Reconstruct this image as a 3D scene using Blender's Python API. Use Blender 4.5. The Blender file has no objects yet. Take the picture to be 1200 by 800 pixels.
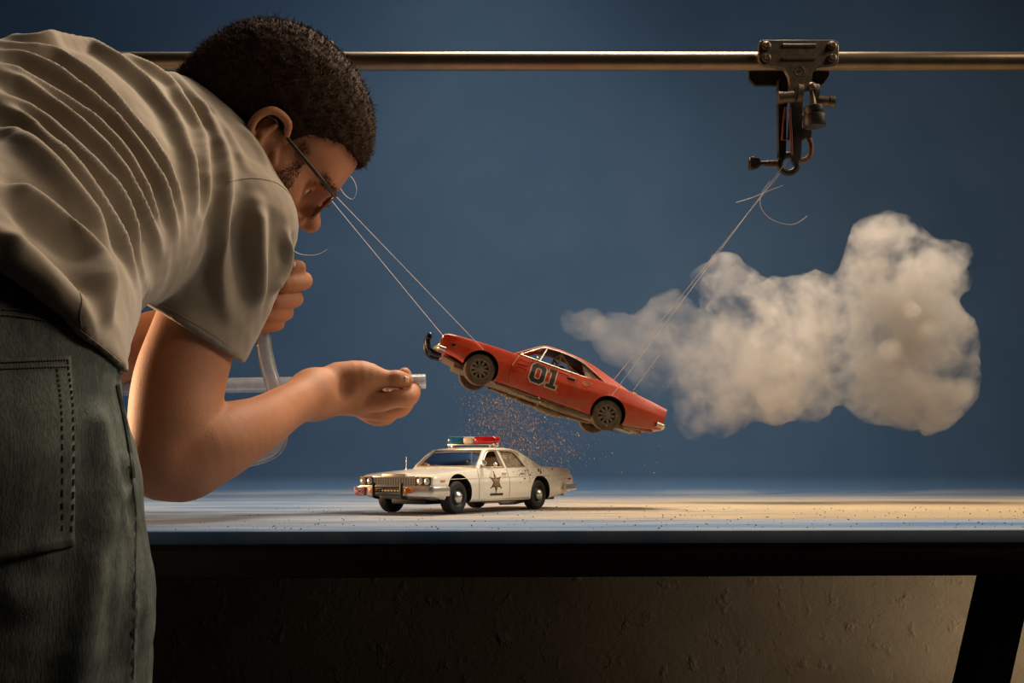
import bpy, bmesh, math, random
import numpy as np
from mathutils import Vector, Matrix
from mathutils.bvhtree import BVHTree

random.seed(7)
rng = np.random.default_rng(7)
SC = bpy.context.scene
COL = SC.collection
PI = math.pi

# ------------------------------------------------------------------ camera
TABLE_Z = 0.85
FPX = 1333.0                       # focal length in pixels of the 1200 x 800 frame
HORIZON = 548.0
CAM_Z = TABLE_Z + 0.050
TILT = math.atan((HORIZON - 400.0) / FPX)

cam_data = bpy.data.cameras.new('camera')
cam_data.sensor_width = 36.0
cam_data.lens = FPX * 36.0 / 1200.0
cam_data.clip_start = 0.02
cam = bpy.data.objects.new('camera', cam_data)
COL.objects.link(cam)
cam.location = (0, 0, CAM_Z)
cam.rotation_euler = (PI / 2 + TILT, 0, 0)
SC.camera = cam

def ray(px, py):
    a, b = (px - 600.0) / FPX, (400.0 - py) / FPX
    ct, st = math.cos(TILT), math.sin(TILT)
    return np.array([a, ct - b * st, st + b * ct])

def P(px, py, Y):
    r = ray(px, py)
    return np.array([0, 0, CAM_Z]) + r * (Y / r[1])

def PZ(px, py, z):
    r = ray(px, py)
    return np.array([0, 0, CAM_Z]) + r * ((z - CAM_Z) / r[2])

# ------------------------------------------------------------------ light
SC.view_settings.view_transform = 'Standard'
SC.view_settings.look = 'None'
SC.view_settings.exposure = 0.0
SC.view_settings.gamma = 1.0
SC.view_settings.use_curve_mapping = False
SC.cycles.volume_bounces = 4
SC.cycles.max_bounces = 12
SC.cycles.transparent_max_bounces = 24

world = bpy.data.worlds.new('studio_dark')
SC.world = world
world.use_nodes = True
world.node_tree.nodes['Background'].inputs[0].default_value = (0.55, 0.62, 0.75, 1)
world.node_tree.nodes['Background'].inputs[1].default_value = 0.006

def area_light(name, loc, target, size, power, color, size_y=None, spread=180):
    d = bpy.data.lights.new(name, 'AREA')
    d.shape = 'RECTANGLE'
    d.size = size
    d.size_y = size_y or size
    d.energy = power
    d.color = color
    d.spread = math.radians(spread)
    o = bpy.data.objects.new(name, d)
    COL.objects.link(o)
    o.location = loc
    dirv = Vector(target) - Vector(loc)
    o.rotation_euler = dirv.to_track_quat('-Z', 'Y').to_euler()
    return o

WARM = (1.0, 0.82, 0.62)
# softbox hanging over the back of the set
area_light('key_softbox', (0.20, 1.75, 2.35), (0.0, 1.30, 0.95), 0.8, 19, WARM, 0.5, 110)
# high lamp at the right of the table
area_light('right_lamp', (1.85, 1.55, 1.95), (0.05, 1.30, 0.95), 0.5, 6.0, WARM, 0.5, 110)
# low lamp at the left beyond the man, warm
area_light('left_lamp', (-1.25, 1.50, 1.08), (-0.30, 1.15, 0.98), 0.25, 8, (1.0, 0.62, 0.34), 0.4, 100)
# lamp for the backdrop
area_light('backdrop_lamp', (-0.3, 1.75, 2.6), (0.0, 2.25, 1.25), 1.4, 2.0, (0.85, 0.93, 1.0), 0.3, 140)
# added light low at the right, stands in for spill on the wall
area_light('wall_fill', (1.60, 2.45, 0.48), (1.10, 2.85, 0.56), 0.2, 1.3, WARM, 0.2, 100)
# added fill high at the front right, lifts clamp and car sides
area_light('front_fill', (1.40, 0.82, 2.25), (0.20, 1.35, 1.05), 0.5, 2.6, WARM, 0.5, 90)

# ------------------------------------------------------------------ helpers
def link(o, parent=None):
    COL.objects.link(o)
    if parent is not None:
        o.parent = parent
    return o

def tag(o, label, cat, group=None, kind=None):
    if label: o['label'] = label
    if cat: o['category'] = cat
    if group: o['group'] = group
    if kind: o['kind'] = kind
    return o

def empty(name, loc=(0, 0, 0)):
    o = bpy.data.objects.new(name, None)
    o.empty_display_size = 0.02
    o.location = loc
    return link(o)

def finish_mesh(me, mats, smooth=None):
    for m in (mats if isinstance(mats, (list, tuple)) else [mats]):
        me.materials.append(m)
    if smooth is not None:
        me.shade_smooth()
        if smooth < 179:
            me.set_sharp_from_angle(angle=math.radians(smooth))
    me.update()

def mesh_obj(name, verts, faces, mat, parent=None, smooth=None, off=None, fmat=None):
    """one mesh object; off is taken off the vertices (world to parent space)"""
    me = bpy.data.meshes.new(name)
    v = np.asarray(verts, dtype=float)
    if off is not None:
        v = v - np.asarray(off)
    me.from_pydata(v.tolist(), [], [tuple(int(i) for i in f) for f in faces])
    me.validate()
    if fmat is not None and len(fmat) == len(me.polygons):
        me.polygons.foreach_set('material_index', np.asarray(fmat, dtype=np.int32))
    finish_mesh(me, mat, smooth)
    return link(bpy.data.objects.new(name, me), parent)

def np_mesh(name, v, quads, mat, parent=None, smooth=180, off=None):
    """fast path for big all-quad or all-triangle meshes"""
    v = np.asarray(v, dtype=np.float32)
    if off is not None:
        v = v - np.asarray(off, dtype=np.float32)
    q = np.asarray(quads, dtype=np.int32)
    n = q.shape[1]
    me = bpy.data.meshes.new(name)
    me.vertices.add(len(v)); me.vertices.foreach_set('co', v.ravel())
    me.loops.add(q.size); me.loops.foreach_set('vertex_index', q.ravel())
    me.polygons.add(len(q)); me.polygons.foreach_set('loop_start', np.arange(len(q), dtype=np.int32) * n)
    me.update(calc_edges=True)
    finish_mesh(me, mat, smooth)
    return link(bpy.data.objects.new(name, me), parent)

def unit(v):
    v = np.asarray(v, float)
    n = np.linalg.norm(v)
    return v / n if n > 1e-12 else v

def smooth_path(pts, n=8):
    """Catmull-Rom through pts (any number of columns)"""
    p = np.asarray(pts, float)
    p = np.vstack([2 * p[0] - p[1], p, 2 * p[-1] - p[-2]])
    out = []
    for i in range(1, len(p) - 2):
        for t in np.linspace(0, 1, n, endpoint=False):
            a, b, c, d = p[i - 1], p[i], p[i + 1], p[i + 2]
            out.append(0.5 * ((2 * b) + (-a + c) * t + (2 * a - 5 * b + 4 * c - d) * t * t + (-a + 3 * b - 3 * c + d) * t ** 3))
    out.append(p[-2])
    return np.array(out)

class MB:
    """collects verts and faces of one mesh"""
    def __init__(s):
        s.v = []; s.f = []; s.m = []
    def add(s, v, f, mi=0):
        o = len(s.v)
        s.v += [tuple(map(float, x)) for x in v]
        s.f += [tuple(i + o for i in ff) for ff in f]
        s.m += [mi] * len(f)
        return s
    def box(s, c, d, R=None, mi=0, bev=0.0):
        c = np.asarray(c, float); h = np.asarray(d, float) / 2
        if bev > 0:
            bm = bmesh.new(); bmesh.ops.create_cube(bm, size=1)
            for v in bm.verts: v.co = Vector((v.co.x * d[0], v.co.y * d[1], v.co.z * d[2]))
            bmesh.ops.bevel(bm, geom=bm.edges[:], offset=bev, segments=2, affect='EDGES', profile=0.5)
            bm.verts.index_update()
            vs = np.array([v.co[:] for v in bm.verts]); fs = [[v.index for v in f.verts] for f in bm.faces]; bm.free()
        else:
            vs = np.array([[x, y, z] for x in (-h[0], h[0]) for y in (-h[1], h[1]) for z in (-h[2], h[2])])
            fs = [(0, 1, 3, 2), (4, 6, 7, 5), (0, 4, 5, 1), (2, 3, 7, 6), (0, 2, 6, 4), (1, 5, 7, 3)]
        if R is not None: vs = vs @ np.asarray(R, float).T
        return s.add(vs + c, fs, mi)
    def tube(s, path, r, n=10, caps=True, mi=0, closed=False):
        p = np.asarray(path, float); m = len(p)
        rr = np.full(m, r, float) if np.isscalar(r) else np.asarray(r, float)
        T = np.zeros_like(p)
        if closed:
            T = np.roll(p, -1, 0) - np.roll(p, 1, 0)
        else:
            T[1:-1] = p[2:] - p[:-2]; T[0] = p[1] - p[0]; T[-1] = p[-1] - p[-2]
        T = np.array([unit(t) for t in T])
        up = np.array([0, 0, 1.0]) if abs(T[0][2]) < 0.9 else np.array([1.0, 0, 0])
        N = unit(np.cross(T[0], up)); vs = []
        for i in range(m):
            N = unit(N - T[i] * np.dot(N, T[i])); B = np.cross(T[i], N)
            for k in range(n):
                a = 2 * PI * k / n
                vs.append(p[i] + rr[i] * (math.cos(a) * N + math.sin(a) * B))
        fs = []
        for i in range(m if closed else m - 1):
            j = (i + 1) % m
            for k in range(n):
                l = (k + 1) % n
                fs.append((i * n + k, i * n + l, j * n + l, j * n + k))
        if caps and not closed:
            fs.append(tuple(range(n))[::-1]); fs.append(tuple((m - 1) * n + k for k in range(n)))
        return s.add(vs, fs, mi)
    def lathe(s, prof, c=(0, 0, 0), axis=(0, 0, 1), n=24, mi=0, ref=None, caps=True):
        """prof: list of (radius, height along axis)"""
        ax = unit(axis); up = np.array([0, 0, 1.0]) if abs(ax[2]) < 0.9 else np.array([1.0, 0, 0])
        A = unit(np.cross(ax, up)) if ref is None else unit(ref); B = np.cross(ax, A); c = np.asarray(c, float)
        vs = []; fs = []
        for (r, h) in prof:
            for k in range(n):
                a = 2 * PI * k / n
                vs.append(c + ax * h + max(r, 1e-6) * (math.cos(a) * A + math.sin(a) * B))
        for i in range(len(prof) - 1):
            for k in range(n):
                l = (k + 1) % n
                fs.append((i * n + k, i * n + l, (i + 1) * n + l, (i + 1) * n + k))
        if caps and prof[0][0] > 1e-5: fs.append(tuple(range(n))[::-1])
        if caps and prof[-1][0] > 1e-5: fs.append(tuple((len(prof) - 1) * n + k for k in range(n)))
        return s.add(vs, fs, mi)
    def sphere(s, c, r, n=12, mi=0):
        m = max(4, n // 2)
        prof = [(math.sin(PI * i / m), -math.cos(PI * i / m)) for i in range(m + 1)]
        r = np.broadcast_to(np.asarray(r, float), (3,))
        o = len(s.v); s.lathe(prof, (0, 0, 0), (0, 0, 1), n, mi)
        for i in range(o, len(s.v)):
            s.v[i] = tuple(np.array(s.v[i]) * r + np.asarray(c, float))
        return s
    def prism(s, poly, t, M=None, mi=0):
        """poly (x,y) extruded over z 0..t, then mapped by function or 4x4 M"""
        n = len(poly)
        vs = [(x, y, 0) for x, y in poly] + [(x, y, t) for x, y in poly]
        fs = [tuple(range(n))[::-1], tuple(range(n, 2 * n))] + [(i, (i + 1) % n, n + (i + 1) % n, n + i) for i in range(n)]
        if M is not None: vs = [tuple((M @ Vector(v))[:]) for v in vs]
        return s.add(vs, fs, mi)
    def xf(s, fn):
        s.v = [tuple(fn(np.array(v))) for v in s.v]; return s
    def build(s, name, mat, parent=None, smooth=None, off=None):
        return mesh_obj(name, s.v, s.f, mat, parent, smooth, off, s.m if isinstance(mat, (list, tuple)) else None)

# ------------------------------------------------------------------ materials
def srgb(r, g, b):
    f = lambda c: (c / 255 / 12.92) if c / 255 <= 0.04045 else ((c / 255 + 0.055) / 1.055) ** 2.4
    return (f(r), f(g), f(b), 1)

class NT:
    """small node-tree writer"""
    def __init__(s, name):
        s.mat = bpy.data.materials.new(name); s.mat.use_nodes = True
        s.t = s.mat.node_tree; s.bsdf = s.t.nodes['Principled BSDF']; s.out = s.t.nodes['Material Output']
    def n(s, typ, **kw):
        nd = s.t.nodes.new(typ)
        for k, v in kw.items():
            if k.startswith('i_'):
                key = k[2:]; key = int(key) if key.isdigit() else key.replace('_', ' ')
                if hasattr(v, 'is_output') or isinstance(v, bpy.types.NodeSocket): s.t.links.new(v, nd.inputs[key])
                else: nd.inputs[key].default_value = v
            else: setattr(nd, k, v)
        return nd
    def set(s, **kw):
        for k, v in kw.items():
            key = k.replace('_', ' ')
            if isinstance(v, bpy.types.NodeSocket): s.t.links.new(v, s.bsdf.inputs[key])
            else: s.bsdf.inputs[key].default_value = v
        return s
    def coord(s, scale=(1, 1, 1), kind='Object'):
        tc = s.n('ShaderNodeTexCoord'); mp = s.n('ShaderNodeMapping')
        s.t.links.new(tc.outputs[kind], mp.inputs[0]); mp.inputs['Scale'].default_value = scale
        return mp.outputs[0]
    def noise(s, vec, scale=10, detail=4, rough=0.55, dist=0.0):
        nd = s.n('ShaderNodeTexNoise', i_Scale=scale, i_Detail=detail, i_Roughness=rough, i_Distortion=dist)
        s.t.links.new(vec, nd.inputs['Vector']); return nd.outputs['Fac']
    def ramp(s, fac, stops):
        nd = s.n('ShaderNodeValToRGB'); e = nd.color_ramp.elements
        while len(e) < len(stops): e.new(0.5)
        for i, (p, c) in enumerate(stops):
            e[i].position = p; e[i].color = c if len(c) == 4 else (*c, 1)
        s.t.links.new(fac, nd.inputs[0]); return nd.outputs[0]
    def mix(s, fac, a, b, mode='MIX'):
        nd = s.n('ShaderNodeMix', data_type='RGBA', blend_type=mode)
        for sock, v in ((nd.inputs[0], fac), (nd.inputs[6], a), (nd.inputs[7], b)):
            if isinstance(v, bpy.types.NodeSocket): s.t.links.new(v, sock)
            else: sock.default_value = v
        return nd.outputs[2]
    def math(s, op, a, b=0.0, c=None, clamp=False):
        nd = s.n('ShaderNodeMath', operation=op, use_clamp=clamp)
        for i, v in enumerate((a, b, c)):
            if v is None: continue
            if isinstance(v, bpy.types.NodeSocket): s.t.links.new(v, nd.inputs[i])
            else: nd.inputs[i].default_value = v
        return nd.outputs[0]
    def smooth(s, v, lo, hi, to0=0.0, to1=1.0):
        nd = s.n('ShaderNodeMapRange', interpolation_type='SMOOTHSTEP')
        s.t.links.new(v, nd.inputs[0])
        for i, x in enumerate((lo, hi, to0, to1)): nd.inputs[i + 1].default_value = x
        return nd.outputs[0]
    def xyz(s, vec):
        nd = s.n('ShaderNodeSeparateXYZ'); s.t.links.new(vec, nd.inputs[0]); return nd.outputs
    def bump(s, h, strength=0.3, dist=0.01):
        nd = s.n('ShaderNodeBump', i_Strength=strength, i_Distance=dist)
        s.t.links.new(h, nd.inputs['Height']); s.t.links.new(nd.outputs[0], s.bsdf.inputs['Normal']); return s

def simple(name, col, rough=0.5, metal=0.0, var=0.12, scale=60, bump=0.0, **kw):
    m = NT(name); v = m.coord()
    f = m.noise(v, scale, 4)
    dark = tuple(c * (1 - var) for c in col[:3]) + (1,); lite = tuple(min(1, c * (1 + var)) for c in col[:3]) + (1,)
    m.set(Base_Color=m.ramp(f, [(0.3, dark), (0.7, lite)]), Roughness=rough, Metallic=metal, **kw)
    if bump: m.bump(f, bump, 0.002)
    return m.mat
# ------------------------------------------------------------------ the setting
def mat_plaster():
    m = NT('rough_plaster'); v = m.coord()
    n1 = m.noise(v, 3.0, 6, 0.6); n2 = m.noise(v, 20, 6, 0.55, 0.0); n3 = m.noise(v, 70, 4, 0.6)
    vor = m.n('ShaderNodeTexVoronoi', feature='DISTANCE_TO_EDGE', i_Scale=5.0)
    wv = m.n('ShaderNodeVectorMath', operation='ADD'); m.t.links.new(v, wv.inputs[0])
    nc = m.n('ShaderNodeTexNoise', i_Scale=9.0, i_Detail=4.0); m.t.links.new(v, nc.inputs['Vector'])
    sc = m.n('ShaderNodeVectorMath', operation='SCALE'); m.t.links.new(nc.outputs['Color'], sc.inputs[0]); sc.inputs['Scale'].default_value = 0.16
    m.t.links.new(sc.outputs[0], wv.inputs[1]); m.t.links.new(wv.outputs[0], vor.inputs['Vector'])
    crack = m.smooth(vor.outputs['Distance'], 0.0, 0.012)
    col = m.ramp(n1, [(0.3, srgb(118, 104, 84)), (0.7, srgb(150, 136, 112))])
    h = m.math('ADD', m.math('MULTIPLY', m.smooth(n2, 0.56, 0.85), 0.8), m.math('MULTIPLY', n3, 0.22))
    h = m.math('ADD', h, m.math('MULTIPLY', crack, 0.05))
    m.set(Base_Color=col, Roughness=0.95); m.bump(h, 0.4, 0.02)
    return m.mat

M_PLASTER = mat_plaster()
M_FLOOR = simple('concrete_floor', srgb(70, 64, 56), 0.85, 0, 0.2, 6, 0.3)

WALL_Y = 2.85
tag(MB().box((0, WALL_Y + 0.05, 1.5), (7, 0.1, 3.2)).build('wall_back', M_PLASTER), 'rough plastered wall in the dark behind and under the table', 'wall', kind='structure')
tag(MB().box((0, 1.0, -0.05), (7, 6, 0.1)).build('floor', M_FLOOR), 'dark concrete studio floor under the table', 'floor', kind='structure')

# table frame: everything is laid out in the table's own axes (turned 2.5 degrees)
TYAW = math.radians(2.2)
T0 = np.array([0.0, 0.928, 0.0])
def TB(x, y, z):
    c, s = math.cos(TYAW), math.sin(TYAW)
    return T0 + np.array([c * x - s * y, s * x + c * y, z])
TDEPTH = 1.36

def mat_wood_dark():
    m = NT('dark_stained_wood'); v = m.coord((1, 14, 14))
    f = m.noise(v, 5, 6, 0.6, 0.8)
    m.set(Base_Color=m.ramp(f, [(0.3, srgb(38, 22, 15)), (0.7, srgb(66, 42, 28))]), Roughness=0.6); m.bump(f, 0.2, 0.002)
    return m.mat
M_WOOD = mat_wood_dark()

table = empty('trestle_table', tuple(TB(0, 0.7, 0)))
table.rotation_euler = (0, 0, TYAW)
def tloc(x, y, z): return (x, y - 0.7, z)
b = MB(); b.box(tloc(0, TDEPTH / 2 + 0.004, TABLE_Z - 0.0080), (2.44, TDEPTH, 0.012), bev=0.002)
b.build('table_top', M_WOOD, table, 40)
for yy, nm in ((0.03, 'apron'), (TDEPTH - 0.05, 'apron')):
    MB().box(tloc(0, yy, TABLE_Z - 0.0265), (2.40, 0.03, 0.0245), bev=0.002).build(nm, M_WOOD, table, 40)
top = TABLE_Z - 0.038
def table_leg(xa, xb, yy, w=0.0165):
    vs = []
    for (x, z) in ((xa, top), (xb, 0.0)):
        for dx, dy in ((-w, -0.02), (w, -0.02), (w, 0.02), (-w, 0.02)): vs.append(tloc(x + dx, yy + dy, z))
    o = MB().add(vs, [(0, 1, 2, 3), (7, 6, 5, 4)] + [(i, 4 + i, 4 + (i + 1) % 4, (i + 1) % 4) for i in range(4)]).build('leg', M_WOOD, table)
for sx in (-1, 1):
    table_leg(sx * 0.452, sx * 0.224, 0.10)
    table_leg(sx * 1.17, sx * 1.17, TDEPTH - 0.06)
    MB().box(tloc(sx * 0.452, 0.10, TABLE_Z - 0.0265), (0.06, 0.08, 0.024), bev=0.002).build('leg_block', M_WOOD, table, 40)
    MB().box(tloc(sx * 1.17, TDEPTH / 2, TABLE_Z - 0.0265), (0.04, TDEPTH - 0.1, 0.024), bev=0.002).build('side_apron', M_WOOD, table, 40)
tag(table, 'dark wooden trestle table carrying the blue sheet and the toy cars', 'table')

# blue sheet: lies on the table, hangs a little over the front, sweeps up behind
def mat_backdrop():
    m = NT('blue_painted_sheet'); v = m.coord()
    x, y, z = m.xyz(v)
    n1 = m.noise(v, 1.6, 4, 0.55); n2 = m.noise(v, 7, 6, 0.6)
    blue = m.mix(m.smooth(n1, 0.3, 0.7), srgb(60, 91, 127), srgb(68, 98, 133))
    blue = m.mix(m.math('MULTIPLY', m.smooth(n2, 0.35, 0.75), 0.35), blue, srgb(78, 108, 144))
    # pale wash and sand lying on the flat part
    vs = m.coord((1.0, 5.0, 1.0)); s1 = m.noise(vs, 3.2, 8, 0.62, 0.4); s2 = m.noise(vs, 11, 8, 0.7)
    vf = m.coord((1, 1, 1)); gr = m.noise(vf, 900, 2, 0.7)
    flat = m.smooth(z, TABLE_Z + 0.012, TABLE_Z + 0.001)
    back = m.smooth(y, 1.18, 0.75)
    pale = m.math('MULTIPLY', m.smooth(s1, 0.36, 0.62), flat)
    wash = m.mix(m.math('MULTIPLY', pale, 0.75), blue, srgb(132, 142, 154))
    leftm = m.smooth(x, -0.30, 0.10); 
    band = m.math('MULTIPLY', m.smooth(y, 0.13, 0.24), m.smooth(y, 1.3, 0.55))
    sm = m.math('MULTIPLY', m.math('MULTIPLY', leftm, band), m.smooth(m.math('ADD', s2, m.math('MULTIPLY', m.smooth(x, -0.2, 0.7), 0.16)), 0.40, 0.60))
    sm = m.math('MULTIPLY', sm, flat)
    sand = m.mix(m.smooth(gr, 0.3, 0.7), srgb(150, 130, 98), srgb(190, 170, 136))
    col = m.mix(m.math('MULTIPLY', sm, 0.95), wash, sand)
    m.set(Base_Color=col, Roughness=m.math('SUBTRACT', 0.9, m.math('MULTIPLY', flat, 0.15)), Specular_IOR_Level=0.25)
    m.bump(m.math('ADD', m.math('MULTIPLY', gr, sm), m.math('MULTIPLY', n2, 0.4)), 0.25, 0.003)
    return m.mat
M_SHEET = mat_backdrop()

prof = [(0.0, TABLE_Z - 0.0105), (-0.0012, TABLE_Z - 0.0105), (-0.0012, TABLE_Z - 0.001), (0.0, TABLE_Z)]
prof += [(t, TABLE_Z) for t in np.linspace(0.02, TDEPTH - 0.10, 30)]
R = 0.035
for a in np.linspace(0, PI / 2, 10):
    prof.append((TDEPTH - 0.09 + R * math.sin(a), TABLE_Z + R - R * math.cos(a)))
prof += [(TDEPTH - 0.09 + R, z) for z in np.linspace(TABLE_Z + R + 0.05, TABLE_Z + 2.0, 20)]
prof = np.array(prof)
nor = np.gradient(prof, axis=0); nor = np.stack([nor[:, 1], -nor[:, 0]], 1); nor /= np.linalg.norm(nor, axis=1)[:, None] + 1e-9
xs = np.linspace(-1.2, 1.2, 30)
vs = []; fs = []
npf = len(prof)
for i, x in enumerate(xs):
    for (py, pz) in prof: vs.append((x, py, pz))
for i in range(len(xs) - 1):
    for j in range(npf - 1):
        fs.append((i * npf + j, (i + 1) * npf + j, (i + 1) * npf + j + 1, i * npf + j + 1))
sheet = mesh_obj('backdrop_sheet', vs, fs, M_SHEET, None, 60)
sheet.location = tuple(T0); sheet.rotation_euler = (0, 0, TYAW)
md = sheet.modifiers.new('thickness', 'SOLIDIFY'); md.thickness = 0.0015; md.offset = -1
tag(sheet, 'blue painted backdrop sheet sweeping from the table top up behind the cars', 'backdrop')
# ------------------------------------------------------------------ toy cars (1:18), modelled in full-size metres:
# u runs back from the nose, y to the car's left, z up from the ground
CS = 1.0 / 18.0

def mono(xs, ys, x):
    """monotone cubic interpolation"""
    xs = np.asarray(xs, float); ys = np.asarray(ys, float); x = np.atleast_1d(np.asarray(x, float))
    h = np.diff(xs); d = np.diff(ys) / h
    m = np.zeros(len(xs)); m[0] = d[0]; m[-1] = d[-1]
    for i in range(1, len(xs) - 1):
        if d[i - 1] * d[i] > 0:
            w1 = 2 * h[i] + h[i - 1]; w2 = h[i] + 2 * h[i - 1]
            m[i] = (w1 + w2) / (w1 / d[i - 1] + w2 / d[i])
    k = np.clip(np.searchsorted(xs, x) - 1, 0, len(xs) - 2)
    t = np.clip((x - xs[k]) / h[k], 0, 1)
    return ((1 + 2 * t) * (1 - t) ** 2 * ys[k] + t * (1 - t) ** 2 * h[k] * m[k] + t * t * (3 - 2 * t) * ys[k + 1] + t * t * (t - 1) * h[k] * m[k + 1])

class Car:
    def __init__(s, wb, axle, tables):
        s.wb = wb; s.axle = axle; s.tb = tables        # axle: u of the front axle
    def q(s, key, u):
        xs, ys = zip(*s.tb[key]); return float(mono(xs, ys, u)[0])
    def side_pts(s, u):
        zb, zs, w, wt = s.q('bottom', u), s.q('shoulder', u), s.q('width', u), s.q('top_width', u)
        H = zs - zb
        return [(zb, .93 * w), (zb + .03, .965 * w), (zb + .12 * H, .982 * w), (zb + .32 * H, .996 * w), (zb + .50 * H, w), (zb + .58 * H, w * 1.0),
                (zb + .64 * H, .992 * w), (zb + .80 * H, .35 * w + .65 * wt + .008), (zb + .93 * H, wt + .012), (zs, wt - .012)]
    def W(s, u, z):
        p = s.side_pts(u); return float(np.interp(z, [a for a, _ in p], [b for _, b in p]))
    def section(s, u):
        p = s.side_pts(u); zb = p[0][0]; zs = p[-1][0]; wt = p[-1][1]; zt = s.q('top', u)
        pts = [(0, zb), (.5 * p[0][1], zb)] + [(y, z) for z, y in p]
        pts += [(wt - .05, zs + .010), (wt - .16, zs + (zt - zs) * .30 + .006), (wt * .55, zs + (zt - zs) * .75), (wt * .25, zs + (zt - zs) * .95), (0, zt)]
        return pts
    def body_mesh(s, us):
        vs = []; fs = []; n = None
        for u in us:
            half = s.section(u)
            ring = [(u, y, z) for y, z in half] + [(u, -y, z) for y, z in half[-2:0:-1]]
            n = len(ring); vs += ring
        for i in range(len(us) - 1):
            for k in range(n):
                l = (k + 1) % n
                fs.append((i * n + k, i * n + l, (i + 1) * n + l, (i + 1) * n + k))
        fs.append(tuple(range(n))[::-1]); fs.append(tuple((len(us) - 1) * n + k for k in range(n)))
        b = MB(); b.add(vs, fs); return b

def bool_cut(mb, cutters, mats):
    """mb minus every cutter (list of (MB, material index)); returns verts, faces, face materials"""
    def tmp(m, mi):
        me = bpy.data.meshes.new('tmp'); me.from_pydata(m.v, [], m.f)
        bm = bmesh.new(); bm.from_mesh(me); bmesh.ops.recalc_face_normals(bm, faces=bm.faces[:]); bm.to_mesh(me); bm.free()
        for x in mats: me.materials.append(x)
        me.polygons.foreach_set('material_index', [mi] * len(me.polygons))
        o = bpy.data.objects.new('tmp', me); COL.objects.link(o); return o
    o = tmp(mb, 0); cs = []
    for c, mi in cutters:
        k = tmp(c, mi); cs.append(k)
        md = o.modifiers.new('b', 'BOOLEAN'); md.operation = 'DIFFERENCE'; md.object = k; md.solver = 'EXACT'
    dg = bpy.context.evaluated_depsgraph_get(); ev = o.evaluated_get(dg); me = ev.to_mesh()
    v = [tuple(x.co) for x in me.vertices]; f = [tuple(p.vertices) for p in me.polygons]; m = [p.material_index for p in me.polygons]
    ev.to_mesh_clear()
    for x in [o] + cs:
        d = x.data; bpy.data.objects.remove(x); bpy.data.meshes.remove(d)
    return v, f, m

def carmap(car, scale=CS):
    """full-size (u,y,z) -> model space: origin on the ground between the axles, +x forward"""
    mid = car.axle + car.wb / 2
    return lambda p: np.array([(mid - p[0]), p[1], p[2]]) * scale

class Kit:
    """adds parts to one car"""
    def __init__(s, car, root, scale=CS):
        s.car = car; s.root = root; s.map = carmap(car, scale)
    def part(s, name, mb, mat, smooth=35, parent=None):
        mb.xf(s.map)
        # the axis flip turns the faces round
        mb.f = [f[::-1] for f in mb.f]
        return mb.build(name, mat, parent or s.root, smooth)
    def decal(s, name, polys, mat, fn=None, off=.006, parent=None, cuts=.06):
        """flat polygons in (u,z) laid on the left side (or mapped by fn), a few tenths of a millimetre proud"""
        bm = bmesh.new()
        for poly in polys:
            vs = [bm.verts.new((x, z, 0)) for x, z in poly]; bm.faces.new(vs)
        bmesh.ops.triangulate(bm, faces=bm.faces[:])
        for _ in range(4):
            lng = [e for e in bm.edges if e.calc_length() > cuts]
            if not lng: break
            bmesh.ops.subdivide_edges(bm, edges=lng, cuts=1); bmesh.ops.triangulate(bm, faces=bm.faces[:])
        r = bmesh.ops.extrude_face_region(bm, geom=bm.faces[:])
        for v in [g for g in r['geom'] if isinstance(g, bmesh.types.BMVert)]: v.co.z = 1
        fn = fn or (lambda u, z: (u, s.car.W(u, z), z))
        bm.verts.index_update(); vs = []
        for v in bm.verts:
            p = np.array(fn(v.co.x, v.co.y), float); p[1] += (off if v.co.z > .5 else -.004) * (1 if p[1] >= 0 else -1); vs.append(p)
        fs = [[v.index for v in f.verts] for f in bm.faces]; bm.free()
        mb = MB(); mb.add(vs, fs); me = s.part(name, mb, mat, 40, parent)
        bm = bmesh.new(); bm.from_mesh(me.data); bmesh.ops.recalc_face_normals(bm, faces=bm.faces[:]); bm.to_mesh(me.data); bm.free()
        return me

def strip_line(pts, w):
    """a (u,z) polyline as thin quads"""
    out = []
    for a, b in zip(pts[:-1], pts[1:]):
        a = np.array(a, float); b = np.array(b, float); d = unit(b - a); n = np.array([-d[1], d[0]]) * w / 2
        out.append([tuple(a - n), tuple(b - n), tuple(b + n), tuple(a + n)])
    return out

def cyl_y(u, z, r, y0, y1, n=40):
    return MB().lathe([(r, y0), (r, y1)], (u, 0, z), (0, 1, 0), n)

def prism_y(poly, y0, y1):
    n = len(poly); vs = [(u, y0, z) for u, z in poly] + [(u, y1, z) for u, z in poly]
    return MB().add(vs, [tuple(range(n))[::-1], tuple(range(n, 2 * n))] + [(i, (i + 1) % n, n + (i + 1) % n, n + i) for i in range(n)])

def prism_u(poly, u0, u1):
    n = len(poly); vs = [(u0, y, z) for y, z in poly] + [(u1, y, z) for y, z in poly]
    return MB().add(vs, [tuple(range(n))[::-1], tuple(range(n, 2 * n))] + [(i, (i + 1) % n, n + (i + 1) % n, n + i) for i in range(n)])

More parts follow.
